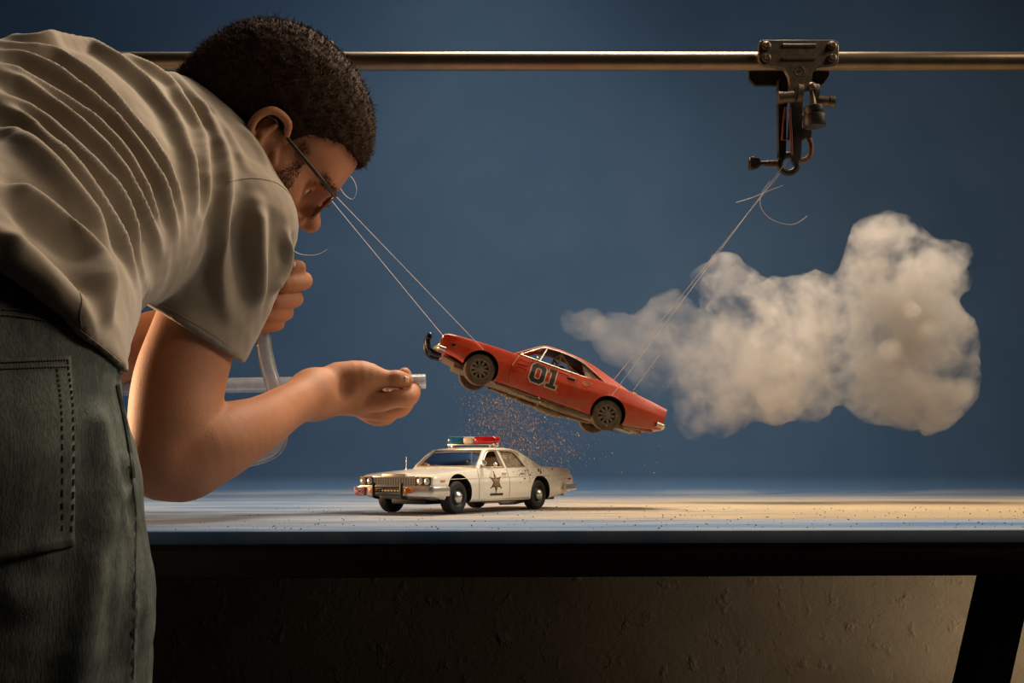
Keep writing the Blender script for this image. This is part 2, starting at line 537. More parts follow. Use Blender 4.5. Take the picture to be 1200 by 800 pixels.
class House:
    """greenhouse: outline (u,z) from the windscreen base over the roof to the rear base, half width by height"""
    def __init__(s, outline, wfn):
        s.o = outline; s.w = wfn
    def solid(s, inset=0.0, bev=.05, drop=0.0):
        o = np.array(s.o, float)
        if inset:
            c = np.gradient(o, axis=0); nrm = np.stack([c[:, 1], -c[:, 0]], 1); nrm /= np.linalg.norm(nrm, axis=1)[:, None]
            o = o + nrm * inset if (nrm[len(o) // 2][1] < 0) else o - nrm * inset
            o[0, 1] -= .15; o[-1, 1] -= .15
        zb = min(o[0, 1], o[-1, 1]) - .09 - drop
        bm = bmesh.new(); rows = []
        sec = [(-1, .052), (-.985, .030), (-.95, .018), (-.75, .010), (-.4, .003), (0, 0), (.4, .003), (.75, .010), (.95, .018), (.985, .030), (1, .052)]
        nr = len(sec)
        for (u, z) in o:
            w = s.w(u, z - .05) - inset
            rows.append([bm.verts.new((u, t * w, z - d)) for t, d in sec])
        base = {}
        for sgn in (-1, 1):
            base[sgn] = [bm.verts.new((u, sgn * (s.w(u, zb) - inset), zb)) for (u, z) in o]
        for i in range(len(o) - 1):
            for k in range(nr - 1): bm.faces.new((rows[i][k], rows[i + 1][k], rows[i + 1][k + 1], rows[i][k + 1]))
            bm.faces.new((base[-1][i], base[-1][i + 1], rows[i + 1][0], rows[i][0]))
            bm.faces.new((rows[i][-1], rows[i + 1][-1], base[1][i + 1], base[1][i]))
            bm.faces.new((base[-1][i], base[1][i], base[1][i + 1], base[-1][i + 1]))
        bm.faces.new((base[-1][0], *rows[0], base[1][0])); bm.faces.new((base[1][-1], *rows[-1][::-1], base[-1][-1]))
        bmesh.ops.recalc_face_normals(bm, faces=bm.faces[:]); bm.verts.index_update()
        m = MB(); m.add([v.co[:] for v in bm.verts], [[v.index for v in f.verts] for f in bm.faces]); bm.free(); return m

# ---- materials of the cars
def mat_orange():
    m = NT('orange_dusty_paint'); v = m.coord(); x, y, z = m.xyz(v)
    n1 = m.noise(v, 55, 6, 0.65); n2 = m.noise(v, 320, 4, 0.7)
    base = m.mix(m.smooth(n1, 0.3, 0.7), srgb(196, 52, 16), srgb(214, 66, 24))
    low = m.smooth(z, 0.048, 0.014)
    d = m.math('MULTIPLY', m.math('ADD', m.math('MULTIPLY', low, 0.55), 0.08), m.smooth(n1, 0.28, 0.72))
    d = m.math('ADD', d, m.math('MULTIPLY', m.smooth(n2, 0.60, 0.72), 0.16))
    rear = m.smooth(x, 0.02, -0.12)
    d = m.math('ADD', d, m.math('MULTIPLY', rear, 0.10), clamp=True)
    m.set(Base_Color=m.mix(d, base, srgb(150, 108, 78)), Roughness=m.math('ADD', 0.32, m.math('MULTIPLY', d, 0.5)), Coat_Weight=0.25, Coat_Roughness=0.2)
    return m.mat
def mat_white_paint():
    m = NT('cream_white_paint'); v = m.coord(); x, y, z = m.xyz(v)
    n1 = m.noise(v, 60, 5, 0.6); n2 = m.noise(v, 160, 4, 0.6)
    base = m.mix(m.smooth(n1, 0.3, 0.7), srgb(228, 222, 206), srgb(238, 233, 220))
    back = m.smooth(x, 0.01, -0.07)
    up = m.smooth(z, 0.030, 0.055)
    d = m.math('MULTIPLY', m.math('MULTIPLY', back, m.math('ADD', m.math('MULTIPLY', up, 0.55), 0.12)), m.smooth(n1, 0.3, 0.65))
    spot = m.math('MULTIPLY', m.smooth(n2, 0.66, 0.72), m.math('MULTIPLY', back, 0.35))
    d = m.math('ADD', d, spot, clamp=True)
    m.set(Base_Color=m.mix(d, base, srgb(128, 112, 88)), Roughness=m.math('ADD', 0.22, m.math('MULTIPLY', d, 0.5)), Coat_Weight=0.4, Coat_Roughness=0.1)
    return m.mat
def mat_glass(name, tint, alpha_rough=0.05, dust=0.15):
    m = NT(name); v = m.coord()
    n = m.noise(v, 120, 5, 0.6)
    tr = m.n('ShaderNodeBsdfTransparent'); tr.inputs[0].default_value = tint
    gl = m.n('ShaderNodeBsdfGlossy'); gl.inputs['Roughness'].default_value = alpha_rough
    df = m.n('ShaderNodeBsdfDiffuse'); df.inputs[0].default_value = srgb(190, 172, 146)
    fr = m.n('ShaderNodeFresnel', i_IOR=1.5)
    a = m.n('ShaderNodeMixShader'); m.t.links.new(m.smooth(n, 0.30, 0.75, dust * 0.3, dust), a.inputs[0]); m.t.links.new(tr.outputs[0], a.inputs[1]); m.t.links.new(df.outputs[0], a.inputs[2])
    b2 = m.n('ShaderNodeMixShader'); m.t.links.new(fr.outputs[0], b2.inputs[0]); m.t.links.new(a.outputs[0], b2.inputs[1]); m.t.links.new(gl.outputs[0], b2.inputs[2])
    m.t.links.new(b2.outputs[0], m.out.inputs[0]); return m.mat

M_ORANGE = mat_orange(); M_CREAM = mat_white_paint()
M_CHROME = simple('chrome', srgb(226, 222, 214), 0.24, 0.72, 0.06, 80)
M_CHROME_DUSTY = simple('dusty_chrome', srgb(196, 184, 164), 0.38, 0.85, 0.2, 120)
M_BLACK = simple('black_plastic', srgb(18, 17, 17), 0.35, 0.0, 0.2)
M_SATIN = simple('satin_black', srgb(12, 12, 12), 0.55, 0.0, 0.2)
M_TYRE = simple('black_tyre_rubber', srgb(17, 16, 16), 0.6, 0, 0.25, 200)
M_TYRE_DUST = simple('dusty_tyre_rubber', srgb(92, 76, 58), 0.9, 0, 0.35, 160, 0.3)
M_RIM_DUST = simple('dusty_grey_rim', srgb(120, 106, 88), 0.7, 0.1, 0.25, 160)
M_UNDER = simple('dusty_underbody', srgb(104, 84, 62), 0.9, 0, 0.45, 90, 0.4)
M_UNDER_LIGHT = simple('dusty_exhaust_steel', srgb(140, 122, 98), 0.7, 0.2, 0.35, 120, 0.3)
M_WELL = simple('dark_wheel_well', srgb(22, 17, 13), 0.9, 0, 0.2)
M_TAN = simple('tan_interior', srgb(190, 170, 142), 0.8, 0, 0.2)
M_BROWNI = simple('brown_interior', srgb(62, 40, 26), 0.8, 0, 0.2)
M_GREYI = simple('grey_interior', srgb(150, 138, 120), 0.8, 0, 0.2)
M_GLASS = mat_glass('clear_car_glass', (0.86, 0.85, 0.82, 1), 0.06, 0.7)
M_GLASS_DUST = mat_glass('dusty_car_glass', (0.80, 0.76, 0.70, 1), 0.15, 0.75)
M_LAMP = simple('lamp_lens', srgb(214, 212, 206), 0.12, 0.35, 0.1)
M_AMBER = simple('amber_lens', srgb(222, 118, 22), 0.2)
M_RED = simple('red_lens', srgb(186, 16, 22), 0.15, 0, 0.3, 140, Coat_Weight=0.6)
M_BLUE = simple('blue_lens', srgb(10, 108, 152), 0.15, 0, 0.2, 140, Coat_Weight=0.6)
M_WHITE = simple('white_lens', srgb(226, 214, 200), 0.25)
M_DECAL_BLACK = simple('black_print', srgb(46, 40, 36), 0.6, 0, 0.3, 200)
M_DECAL_WHITE = simple('white_print', srgb(206, 190, 166), 0.6, 0, 0.15, 200)
M_SEAM = simple('panel_gap', srgb(120, 92, 72), 0.8)
M_SEAM_O = simple('panel_gap_dark', srgb(110, 38, 18), 0.8)
M_GOLD = simple('gold_print', srgb(132, 104, 62), 0.5, 0, 0.2, 200)
M_DIRT = simple('brown_dirt', srgb(74, 56, 40), 0.9, 0, 0.3, 200)

def wheel(kit, u, side, r, width, y_out, tyre, kind, name='wheel'):
    """one wheel as a part: tyre, rim and hub are its pieces"""
    z = r; sg = side
    prof = [(r * .60, -.02), (r * .64, .0), (r * .80, .012), (r * .93, -.002), (r * .985, -.03), (r, -.06), (r, -width + .06), (r * .97, -width + .02), (r * .85, -width), (r * .55, -width + .01), (r * .5, -width / 2), (r * .60, -.02)]
    b = MB(); b.lathe([(a, sg * (y_out + h)) for a, h in prof], (u, 0, z), (0, 1, 0), 40, caps=False)
    # tread blocks
    t = kit.part(name, b, tyre, 40)
    if kind == 'spoke':
        b = MB(); b.lathe([(r * .62, sg * (y_out - .015)), (r * .64, sg * (y_out + .0)), (r * .60, sg * (y_out + .006)), (r * .565, sg * (y_out - .01)), (r * .53, sg * (y_out - .06)), (r * .5, sg * (y_out - .075)), (0, sg * (y_out - .075))], (u, 0, z), (0, 1, 0), 40, caps=False)
        kit.part('rim', b, [M_RIM_DUST], 40, t)
        bk = MB(); bk.lathe([(r * .52, sg * (y_out - .066)), (0, sg * (y_out - .066))], (u, 0, z), (0, 1, 0), 30); kit.part('rim_back', bk, M_WELL, None, t)
        for k in range(10):
            a = 2 * PI * k / 10 + .1
            d = np.array([math.cos(a), 0, math.sin(a)]); pn = np.array([-math.sin(a), 0, math.cos(a)])
            c = np.array([u, 0, z]); m = MB(); y0 = sg * (y_out - .06); y1 = sg * (y_out - .018)
            pts = [c + d * (r * .16) - pn * .022, c + d * (r * .16) + pn * .022, c + d * (r * .56) + pn * .030, c + d * (r * .56) - pn * .030]
            vs = [p + np.array([0, y0, 0]) for p in pts] + [p * 1 + np.array([0, y1, 0]) for p in pts]
            m.add(vs, [(0, 1, 2, 3), (7, 6, 5, 4)] + [(i, 4 + i, 4 + (i + 1) % 4, (i + 1) % 4) for i in range(4)])
            kit.part('spoke', m, M_RIM_DUST, None, t)
        b = MB(); b.lathe([(r * .22, sg * (y_out - .06)), (r * .22, sg * (y_out - .012)), (r * .16, sg * (y_out + .006)), (0, sg * (y_out + .008))], (u, 0, z), (0, 1, 0), 24)
        kit.part('hub', b, M_RIM_DUST, 30, t)
    else:
        b = MB(); b.lathe([(r * .62, sg * (y_out - .015)), (r * .64, sg * (y_out + .0)), (r * .61, sg * (y_out + .004)), (r * .55, sg * (y_out - .02)), (r * .46, sg * (y_out - .03)), (r * .38, sg * (y_out - .005)), (0, sg * (y_out - .005))], (u, 0, z), (0, 1, 0), 40, caps=False)
        kit.part('rim', b, M_SATIN, 40, t)
        b = MB(); b.lathe([(r * .36, sg * (y_out - .006)), (r * .355, sg * (y_out + .018)), (r * .30, sg * (y_out + .042)), (r * .17, sg * (y_out + .056)), (r * .10, sg * (y_out + .066)), (0, sg * (y_out + .068))], (u, 0, z), (0, 1, 0), 28)
        kit.part('hub_cap', b, M_CHROME, 50, t)
    return t

def seats(kit, u, y0s, mat, zf=.34, h=.95, w=.5):
    for y in y0s:
        b = MB(); b.box((u, y, zf + .12), (.5, w, .16), bev=.04)
        b.box((u + .27, y, (zf + h) / 2 + .05), (.14, w, h - zf - .05), bev=.045)
        kit.part('seat', b, mat, 40)

def frame_matrix(F, L):
    F = unit(F); L = unit(np.asarray(L) - F * np.dot(L, F)); U = np.cross(F, L)
    return F, L, U

def place(root, F, L, U, origin):
    root.matrix_world = Matrix(((F[0], L[0], U[0], origin[0]), (F[1], L[1], U[1], origin[1]), (F[2], L[2], U[2], origin[2]), (0, 0, 0, 1)))

# ---------------------------------------------------------------- orange muscle car
def build_orange():
    T = {
     'bottom':   [(0, .50), (.15, .465), (.45, .42), (.65, .36), (.9, .28), (1.4, .22), (3.6, .22), (4.3, .27), (4.8, .34), (5.22, .44)],
     'shoulder': [(0, .82), (.12, .86), (.5, .89), (1.2, .925), (1.9, .94), (2.6, .945), (3.2, .97), (3.7, 1.01), (4.2, 1.01), (4.8, .965), (5.22, .915)],
     'top':      [(0, .81), (.12, .855), (.5, .89), (1.6, .98), (2.0, .97), (4.2, 1.0), (4.6, .985), (5.1, .95), (5.22, .93)],
     'width':    [(0, .86), (.12, .90), (.5, .935), (1.0, .955), (1.6, .95), (2.3, .935), (2.9, .945), (3.6, .974), (4.2, .965), (4.8, .93), (5.22, .86)],
     'top_width': [(0, .84), (.12, .875), (.5, .885), (1.0, .885), (1.6, .87), (2.3, .845), (2.9, .85), (3.6, .875), (4.2, .865), (4.8, .84), (5.22, .80)],
    }
    car = Car(2.972, .985, T)
    root = empty('toy_muscle_car'); kit = Kit(car, root)
    R = .345
    uf, ur = car.axle, car.axle + car.wb
    us = sorted(set(np.round(np.concatenate([np.linspace(0, .3, 8), np.linspace(.3, 4.9, 54), np.linspace(4.9, 5.22, 7)]), 4)))
    body = car.body_mesh(us)
    cuts = []
    for u, rr in ((uf, .395), (ur, .395)):
        for sg in (-1, 1):
            c = MB(); c.lathe([(rr, sg * .56), (rr, sg * 1.2)], (u, 0, R + .022), (0, 1, 0), 44); cuts.append((c, 1))
    cuts.append((MB().box((2.62, 0, .83), (1.75, 1.46, .72)), 2))
    cuts.append((MB().box((-.02, 0, .645), (.26, 1.56, .235)), 1))
    cuts.append((MB().box((5.22, 0, .70), (.14, 1.5, .17)), 1))
    v, f, m = bool_cut(body, cuts, [M_ORANGE, M_WELL, M_BROWNI])
    b = MB(); b.v = v; b.f = f; b.m = m
    kit.part('body', b, [M_ORANGE, M_WELL, M_BROWNI], 28)
    # greenhouse with long sail panels
    outl = [(1.60, .975), (1.78, 1.11), (1.96, 1.24), (2.10, 1.335), (2.19, 1.385), (2.32, 1.41), (2.6, 1.418), (2.9, 1.405), (3.12, 1.38), (3.35, 1.335), (3.6, 1.265), (3.9, 1.17), (4.2, 1.075), (4.46, .995)]
    zb0 = .94
    def gw(u, z):
        base = float(mono([1.5, 2.3, 3.2, 4.0, 4.6], [.845, .84, .845, .83, .80], u)[0])
        return base - max(z - zb0, -.1) * .52 - max(0, u - 3.4) * .02
    H = House(outl, gw)
    side_win = [(1.72, .965), (1.88, 1.09), (2.03, 1.20), (2.14, 1.285), (2.23, 1.325), (2.5, 1.346), (2.8, 1.34), (3.0, 1.315), (3.18, 1.265), (3.42, 1.155), (3.70, 1.02), (3.74, .985), (3.6, .975), (2.6, .965)]
    screen = [(-.73, .985), (.73, .985), (.58, 1.355), (-.58, 1.355)]
    rearw = [(-.52, 1.04), (.52, 1.04), (.46, 1.32), (-.46, 1.32)]
    c1 = prism_y(side_win, -1.3, 1.3); c2 = prism_u(screen, 1.2, 2.24); c3 = prism_u(rearw, 3.35, 5.0)
    inner = H.solid(.045, 0, .05)
    v, f, m = bool_cut(H.solid(0, .045), [(inner, 1), (c1, 0), (c2, 0), (c3, 0)], [M_ORANGE, M_BROWNI])
    b = MB(); b.v = v; b.f = f; b.m = m
    kit.part('roof', b, [M_ORANGE, M_BROWNI], 30)
    # glass
    def scr(u0z, y, inset=.02):
        return u0z
    us_s = [p[0] for p in outl[:5]]; zs_s = [p[1] for p in outl[:5]]
    b = MB(); g = []
    for z in np.linspace(.965, 1.37, 8):
        u = float(np.interp(z, zs_s, us_s)) + .03
        for t in np.linspace(-1, 1, 9): g.append((u, t * (gw(u, z) - .05), z - .008 * t * t))
    fs = [(i * 9 + k, i * 9 + k + 1, (i + 1) * 9 + k + 1, (i + 1) * 9 + k) for i in range(7) for k in range(8)]
    b.add(g, fs); kit.part('windscreen', b, M_GLASS_DUST, 60)
    # only the small quarter pane behind the door has its glass up
    q = [(3.26, .972), (3.08, 1.29), (3.18, 1.265), (3.42, 1.155), (3.70, 1.02), (3.74, .985)]
    for sg in (1, -1):
        kit.decal('quarter_window', [q], M_GLASS_DUST, lambda u, z, sg=sg: (u, sg * (gw(u, z) - .035), z), .002, cuts=.2)
    b = MB(); g = []
    for (u, z) in [(3.33, 1.315), (3.6, 1.245), (3.9, 1.15), (4.25, 1.035)]:
        for t in np.linspace(-1, 1, 7): g.append((u, t * .5, z))
    b.add(g, [(i * 7 + k, (i + 1) * 7 + k, (i + 1) * 7 + k + 1, i * 7 + k + 1) for i in range(3) for k in range(6)]); kit.part('rear_window', b, M_GLASS_DUST, 60)
    # bright trim round the side glass, on the pillar and the door top
    for sg in (1, -1):
        loop = [(u, sg * (gw(u, z) + .004), z) for u, z in side_win]
        b = MB(); b.tube(loop, .015, 6, closed=True); kit.part('window_trim', b, M_CHROME_DUSTY, 60)
        gut = [(u, sg * (gw(u, z) + .010), z) for u, z in [(1.66, .975), (1.83, 1.105), (1.98, 1.22), (2.11, 1.31), (2.22, 1.352), (2.5, 1.373), (2.82, 1.367), (3.02, 1.34), (3.22, 1.285)]]
        b = MB(); b.tube(gut, .011, 6); kit.part('rain_gutter', b, M_CHROME_DUSTY, 60)
        b = MB(); b.tube([(2.17, sg * (gw(2.17, .965) - .01), .965), (2.26, sg * (gw(2.26, 1.32) - .01), 1.322)], .019, 6); kit.part('vent_post', b, M_CHROME_DUSTY, 60)
        b = MB(); b.tube([(2.12, sg * .85, .955), (2.12, sg * .92, .985)], .012, 6); b.lathe([(0, 0), (.032, .01), (.036, .04), (.024, .055), (0, .06)], (2.12, sg * .935, .995), (-1, 0, 0), 14)
        kit.part('mirror', b, M_CHROME_DUSTY, 60)
    # cabin
    seats(kit, 2.45, (-.36, .36), M_BROWNI, .30, 1.05); seats(kit, 3.2, (0,), M_BROWNI, .30, .98, 1.2)
    b = MB(); b.box((1.92, 0, .86), (.24, 1.36, .16), bev=.04); kit.part('dashboard', b, M_TAN, 40)
    ring = [(2.10 + .05 * math.sin(a), .36 + .17 * math.cos(a), .93 + .17 * math.sin(a)) for a in np.linspace(0, 2 * PI, 24, endpoint=False)]
    b = MB(); b.tube(ring, .012, 6, closed=True); b.tube([(1.95, .36, .88), (2.10, .36, .93)], .02, 6); b.tube([(2.10, .2, .93), (2.10, .52, .93)], .012, 5); kit.part('steering_wheel', b, M_SATIN, 60)
    for a, bb in (((2.62, -.62, .5), (2.62, -.55, 1.32)), ((2.62, .62, .5), (2.62, .55, 1.32)), ((2.62, -.55, 1.32), (2.62, .55, 1.32)), ((2.62, .55, 1.32), (3.45, .62, .6)), ((2.62, -.55, 1.32), (3.45, -.62, .6))):
        b = MB(); b.tube([a, bb], .022, 8); kit.part('roll_bar', b, M_GREYI, 60)
    # grille, lamps, bumpers, push bar
    b = MB(); b.box((.085, 0, .645), (.02, 1.54, .225)); kit.part('grille', b, M_SATIN)
    for k in range(9):
        b = MB(); b.box((.068, 0, .56 + k * .021), (.02, 1.5, .007)); kit.part('grille_bar', b, M_BLACK)
    b = MB(); lp = [(-.01, y, z) for y, z in ((-.80, .52), (.80, .52), (.815, .645), (.80, .77), (-.80, .77), (-.815, .645))]
    b.tube(lp, .022, 6, closed=True); kit.part('grille_surround', b, M_CHROME_DUSTY, 60)
    for sg in (1, -1):
        b = MB(); b.lathe([(.075, 0), (.078, .02), (.05, .035), (0, .04)], (.05, sg * .62, .645), (-1, 0, 0), 18); kit.part('headlight', b, M_LAMP, 50)
        kit.decal('side_marker', [[(.20, .62), (.33, .62), (.33, .68), (.20, .68)]], M_CHROME_DUSTY, (lambda u, z: (u, car.W(u, z), z)) if sg > 0 else (lambda u, z: (u, -car.W(u, z), z)), .012)
        kit.decal('side_marker_lens', [[(.225, .632), (.305, .632), (.305, .668), (.225, .668)]], M_BLACK, (lambda u, z: (u, car.W(u, z), z)) if sg > 0 else (lambda u, z: (u, -car.W(u, z), z)), .018)
    path = [(.14, .905, .50), (.08, .90, .50), (.0, .86, .50), (-.06, .6, .50), (-.08, 0, .50), (-.06, -.6, .50), (.0, -.86, .50), (.08, -.90, .50), (.14, -.905, .50)]
    b = MB(); b.tube(smooth_path(path, 5), .055, 8); kit.part('front_bumper', b, M_CHROME_DUSTY, 60)
    bar = MB()
    for sg in (1, -1):
        blade = smooth_path([(.10, sg * .42, .40), (-.06, sg * .42, .39), (-.18, sg * .42, .43), (-.26, sg * .42, .52), (-.30, sg * .42, .63), (-.29, sg * .42, .74), (-.25, sg * .42, .79)], 4)
        bar.tube(blade, [.05] * 3 + [.062] * (len(blade) - 6) + [.05, .04, .025], 8)
    for z, u in ((.42, -.15), (.54, -.265), (.67, -.295)):
        bar.tube([(u, -.62, z), (u - .01, 0, z), (u, .62, z)], .035, 8)
    kit.part('push_bar', bar, M_BLACK, 60)
    path = [(5.06, .915, .52), (5.14, .90, .52), (5.22, .86, .52), (5.28, .5, .52), (5.29, 0, .52), (5.28, -.5, .52), (5.22, -.86, .52), (5.14, -.90, .52), (5.06, -.915, .52)]
    b = MB(); b.tube(smooth_path(path, 5), .06, 8); kit.part('rear_bumper', b, M_CHROME_DUSTY, 60)
    for sg in (1, -1):
        b = MB(); b.box((5.18, sg * .44, .70), (.06, .56, .12), bev=.02); kit.part('tail_light', b, M_RED, 40)
        b = MB(); b.tube([(5.215, sg * .74, .61), (5.215, sg * .14, .61), (5.215, sg * .14, .79), (5.215, sg * .74, .79)], .012, 6, closed=True); kit.part('tail_light_trim', b, M_CHROME_DUSTY, 60)
    # bright drip of rubber and a fuel cap on the rear deck
    b = MB(); b.lathe([(.075, 0), (.075, .02), (.05, .035), (0, .04)], (4.42, .72, 1.0), (0, 0, 1), 18); kit.part('fuel_cap', b, M_CHROME_DUSTY, 50)
    b = MB(); b.tube([(4.36, .80, 1.0), (4.36, .80, 1.06)], .014, 6); kit.part('antenna_base', b, M_CHROME_DUSTY, 50)
    # panel lines
    k = 'panel_line'
    kit.decal(k, strip_line([(1.70, .93), (1.66, .80), (1.62, .66)], .012), M_DECAL_WHITE, None, .004)
    kit.decal(k, strip_line([(1.62, .66), (1.62, .45), (1.66, .27)], .010), M_SEAM_O, None, .004)
    kit.decal(k, strip_line([(3.08, .94), (3.10, .75), (3.06, .5), (2.98, .27)], .012), M_SEAM, None, .004)
    for kk in range(2):   # scoops let into the front of the door
        u0 = 1.71; z0 = .80 - kk * .17
        b = MB(); pts = [(u0, z0 - .050), (u0 + .22, z0 - .042), (u0 + .265, z0), (u0 + .22, z0 + .03), (u0 + .02, z0 + .04)]
        kit.decal('door_scoop', [pts], M_ORANGE, None, .016, cuts=.5)
        kit.decal('door_scoop_mouth', strip_line([(u0 + .03, z0 + .05), (u0 + .25, z0 + .04)], .014), M_SEAM_O, None, .006)
    kit.decal('door_handle', [[(2.88, .845), (3.05, .845), (3.05, .872), (2.88, .872)]], M_CHROME_DUSTY, None, .03, cuts=.5)
    kit.decal('door_handle_cup', [[(2.86, .79), (3.04, .79), (3.04, .835), (2.86, .835)]], M_DIRT, None, .004, cuts=.5)
    # 01 on the door
    def octo(cx, cz, w, h, c): return [(cx - w + c, cz - h), (cx + w - c, cz - h), (cx + w, cz - h + c), (cx + w, cz + h - c), (cx + w - c, cz + h), (cx - w + c, cz + h), (cx - w, cz + h - c), (cx - w, cz - h + c)]
    def ring(o, i): return [[o[j], o[(j + 1) % 8], i[(j + 1) % 8], i[j]] for j in range(8)]
    cx, cz = 2.215, .685
    O, I = octo(cx, cz, .165, .215, .07), octo(cx, cz, .068, .125, .03)
    kit.decal('number_outline', ring(octo(cx, cz, .190, .240, .08), octo(cx, cz, .046, .10, .022)), M_DECAL_WHITE, None, .005)
    kit.decal('number_zero', ring(O, I), M_DECAL_BLACK, None, .009)
    cx = 2.56
    def one(g):
        return [[(cx - .05 - g, cz - .215 - g), (cx + .05 + g, cz - .215 - g), (cx + .05 + g, cz + .215 + g), (cx - .05 - g, cz + .215 + g)],
                [(cx - .115 - g, cz - .215 - g), (cx - .05 - g, cz - .215 - g), (cx - .05 - g, cz - .14 + g), (cx - .115 - g, cz - .14 + g)],
                [(cx + .05 + g, cz - .215 - g), (cx + .115 + g, cz - .215 - g), (cx + .115 + g, cz - .14 + g), (cx + .05 + g, cz - .14 + g)],
                [(cx - .115 - g, cz + .13 - g), (cx - .05 - g, cz + .13 - g), (cx - .05 - g, cz + .215 + g), (cx - .115 - g, cz + .215 + g)]]
    kit.decal('number_outline', one(.024), M_DECAL_WHITE, None, .005)
    kit.decal('number_one', one(0), M_DIRT, None, .009)
    # a dull sticker behind the door line
    kit.decal('sticker', [[(3.20, .80), (3.30, .77), (3.40, .83), (3.40, .90), (3.30, .92), (3.20, .88)]], simple('faded_sticker', srgb(186, 96, 62), 0.7, 0, 0.3, 200), None, .005)
    # underside
    b = MB(); b.box((2.6, 0, .235), (3.6, 1.5, .05)); kit.part('floor_pan', b, M_UNDER)
    for sg in (1, -1):
        b = MB(); b.box((2.5, sg * .80, .205), (2.2, .10, .07), bev=.02); kit.part('frame_rail', b, M_UNDER)
        b = MB(); b.tube(smooth_path([(1.45, sg * .66, .19), (2.2, sg * .70, .15), (3.0, sg * .74, .15), (3.5, sg * .62, .17), (4.3, sg * .55, .28), (5.1, sg * .55, .36)], 4), .042, 8); kit.part('exhaust_pipe', b, M_UNDER_LIGHT, 60)
        b = MB(); b.tube([(2.55, sg * .73, .15), (2.62, sg * .73, .15), (3.12, sg * .74, .15), (3.2, sg * .74, .15)], [.05, .085, .085, .05], 12); kit.part('muffler', b, M_UNDER_LIGHT, 50)
        b = MB()
        for kk in range(3): b.box((ur + .0, sg * .58, .20 + kk * .022), (1.3 - .3 * kk, .07, .018))
        kit.part('leaf_spring', b, M_UNDER)
    for uu, zz in ((uf, .33), (ur, .33)):
        b = MB(); b.tube([(uu, -.72, zz), (uu, -.2, zz), (uu, -.12, zz), (uu, .12, zz), (uu, .2, zz), (uu, .72, zz)], [.045, .045, .12, .12, .045, .045], 12); kit.part('axle', b, M_UNDER, 50)
    b = MB(); b.box((uf - .32, 0, .30), (.5, 1.1, .14), bev=.03); b.box((.35, 0, .36), (.4, 1.2, .05), R=((math.cos(.2), 0, math.sin(.2)), (0, 1, 0), (-math.sin(.2), 0, math.cos(.2)))); kit.part('front_subframe', b, M_UNDER, 40)
    b = MB(); b.box((4.55, 0, .32), (.62, .9, .16), bev=.04); kit.part('fuel_tank', b, M_UNDER_LIGHT, 40)
    for u in (uf, ur):
        for sg in (1, -1): wheel(kit, u, sg, R, .25, .90, M_TYRE_DUST, 'spoke')
    # pose: nose up, hung in the air
    Pf = P(562.5, 432.5, 1.372); 
    F0 = None
    best = None
    for Yr in np.linspace(1.372, 1.46, 400):
        Pr = P(711.5, 485.8, Yr); e = abs(np.linalg.norm(Pr - Pf) - car.wb * CS)
        if best is None or e < best[0]: best = (e, Pr)
    Pr = best[1]
    F, L, U = frame_matrix(Pf - Pr, (0, -1, .045))
    mid = (Pf + Pr) / 2 - L * (.905 * CS) - U * (R * CS)
    place(root, F, L, U, mid)
    tag(root, 'orange toy muscle car with black 01 on its door, hanging nose up in the air', 'toy car')
    return root, kit, (F, L, U, mid)

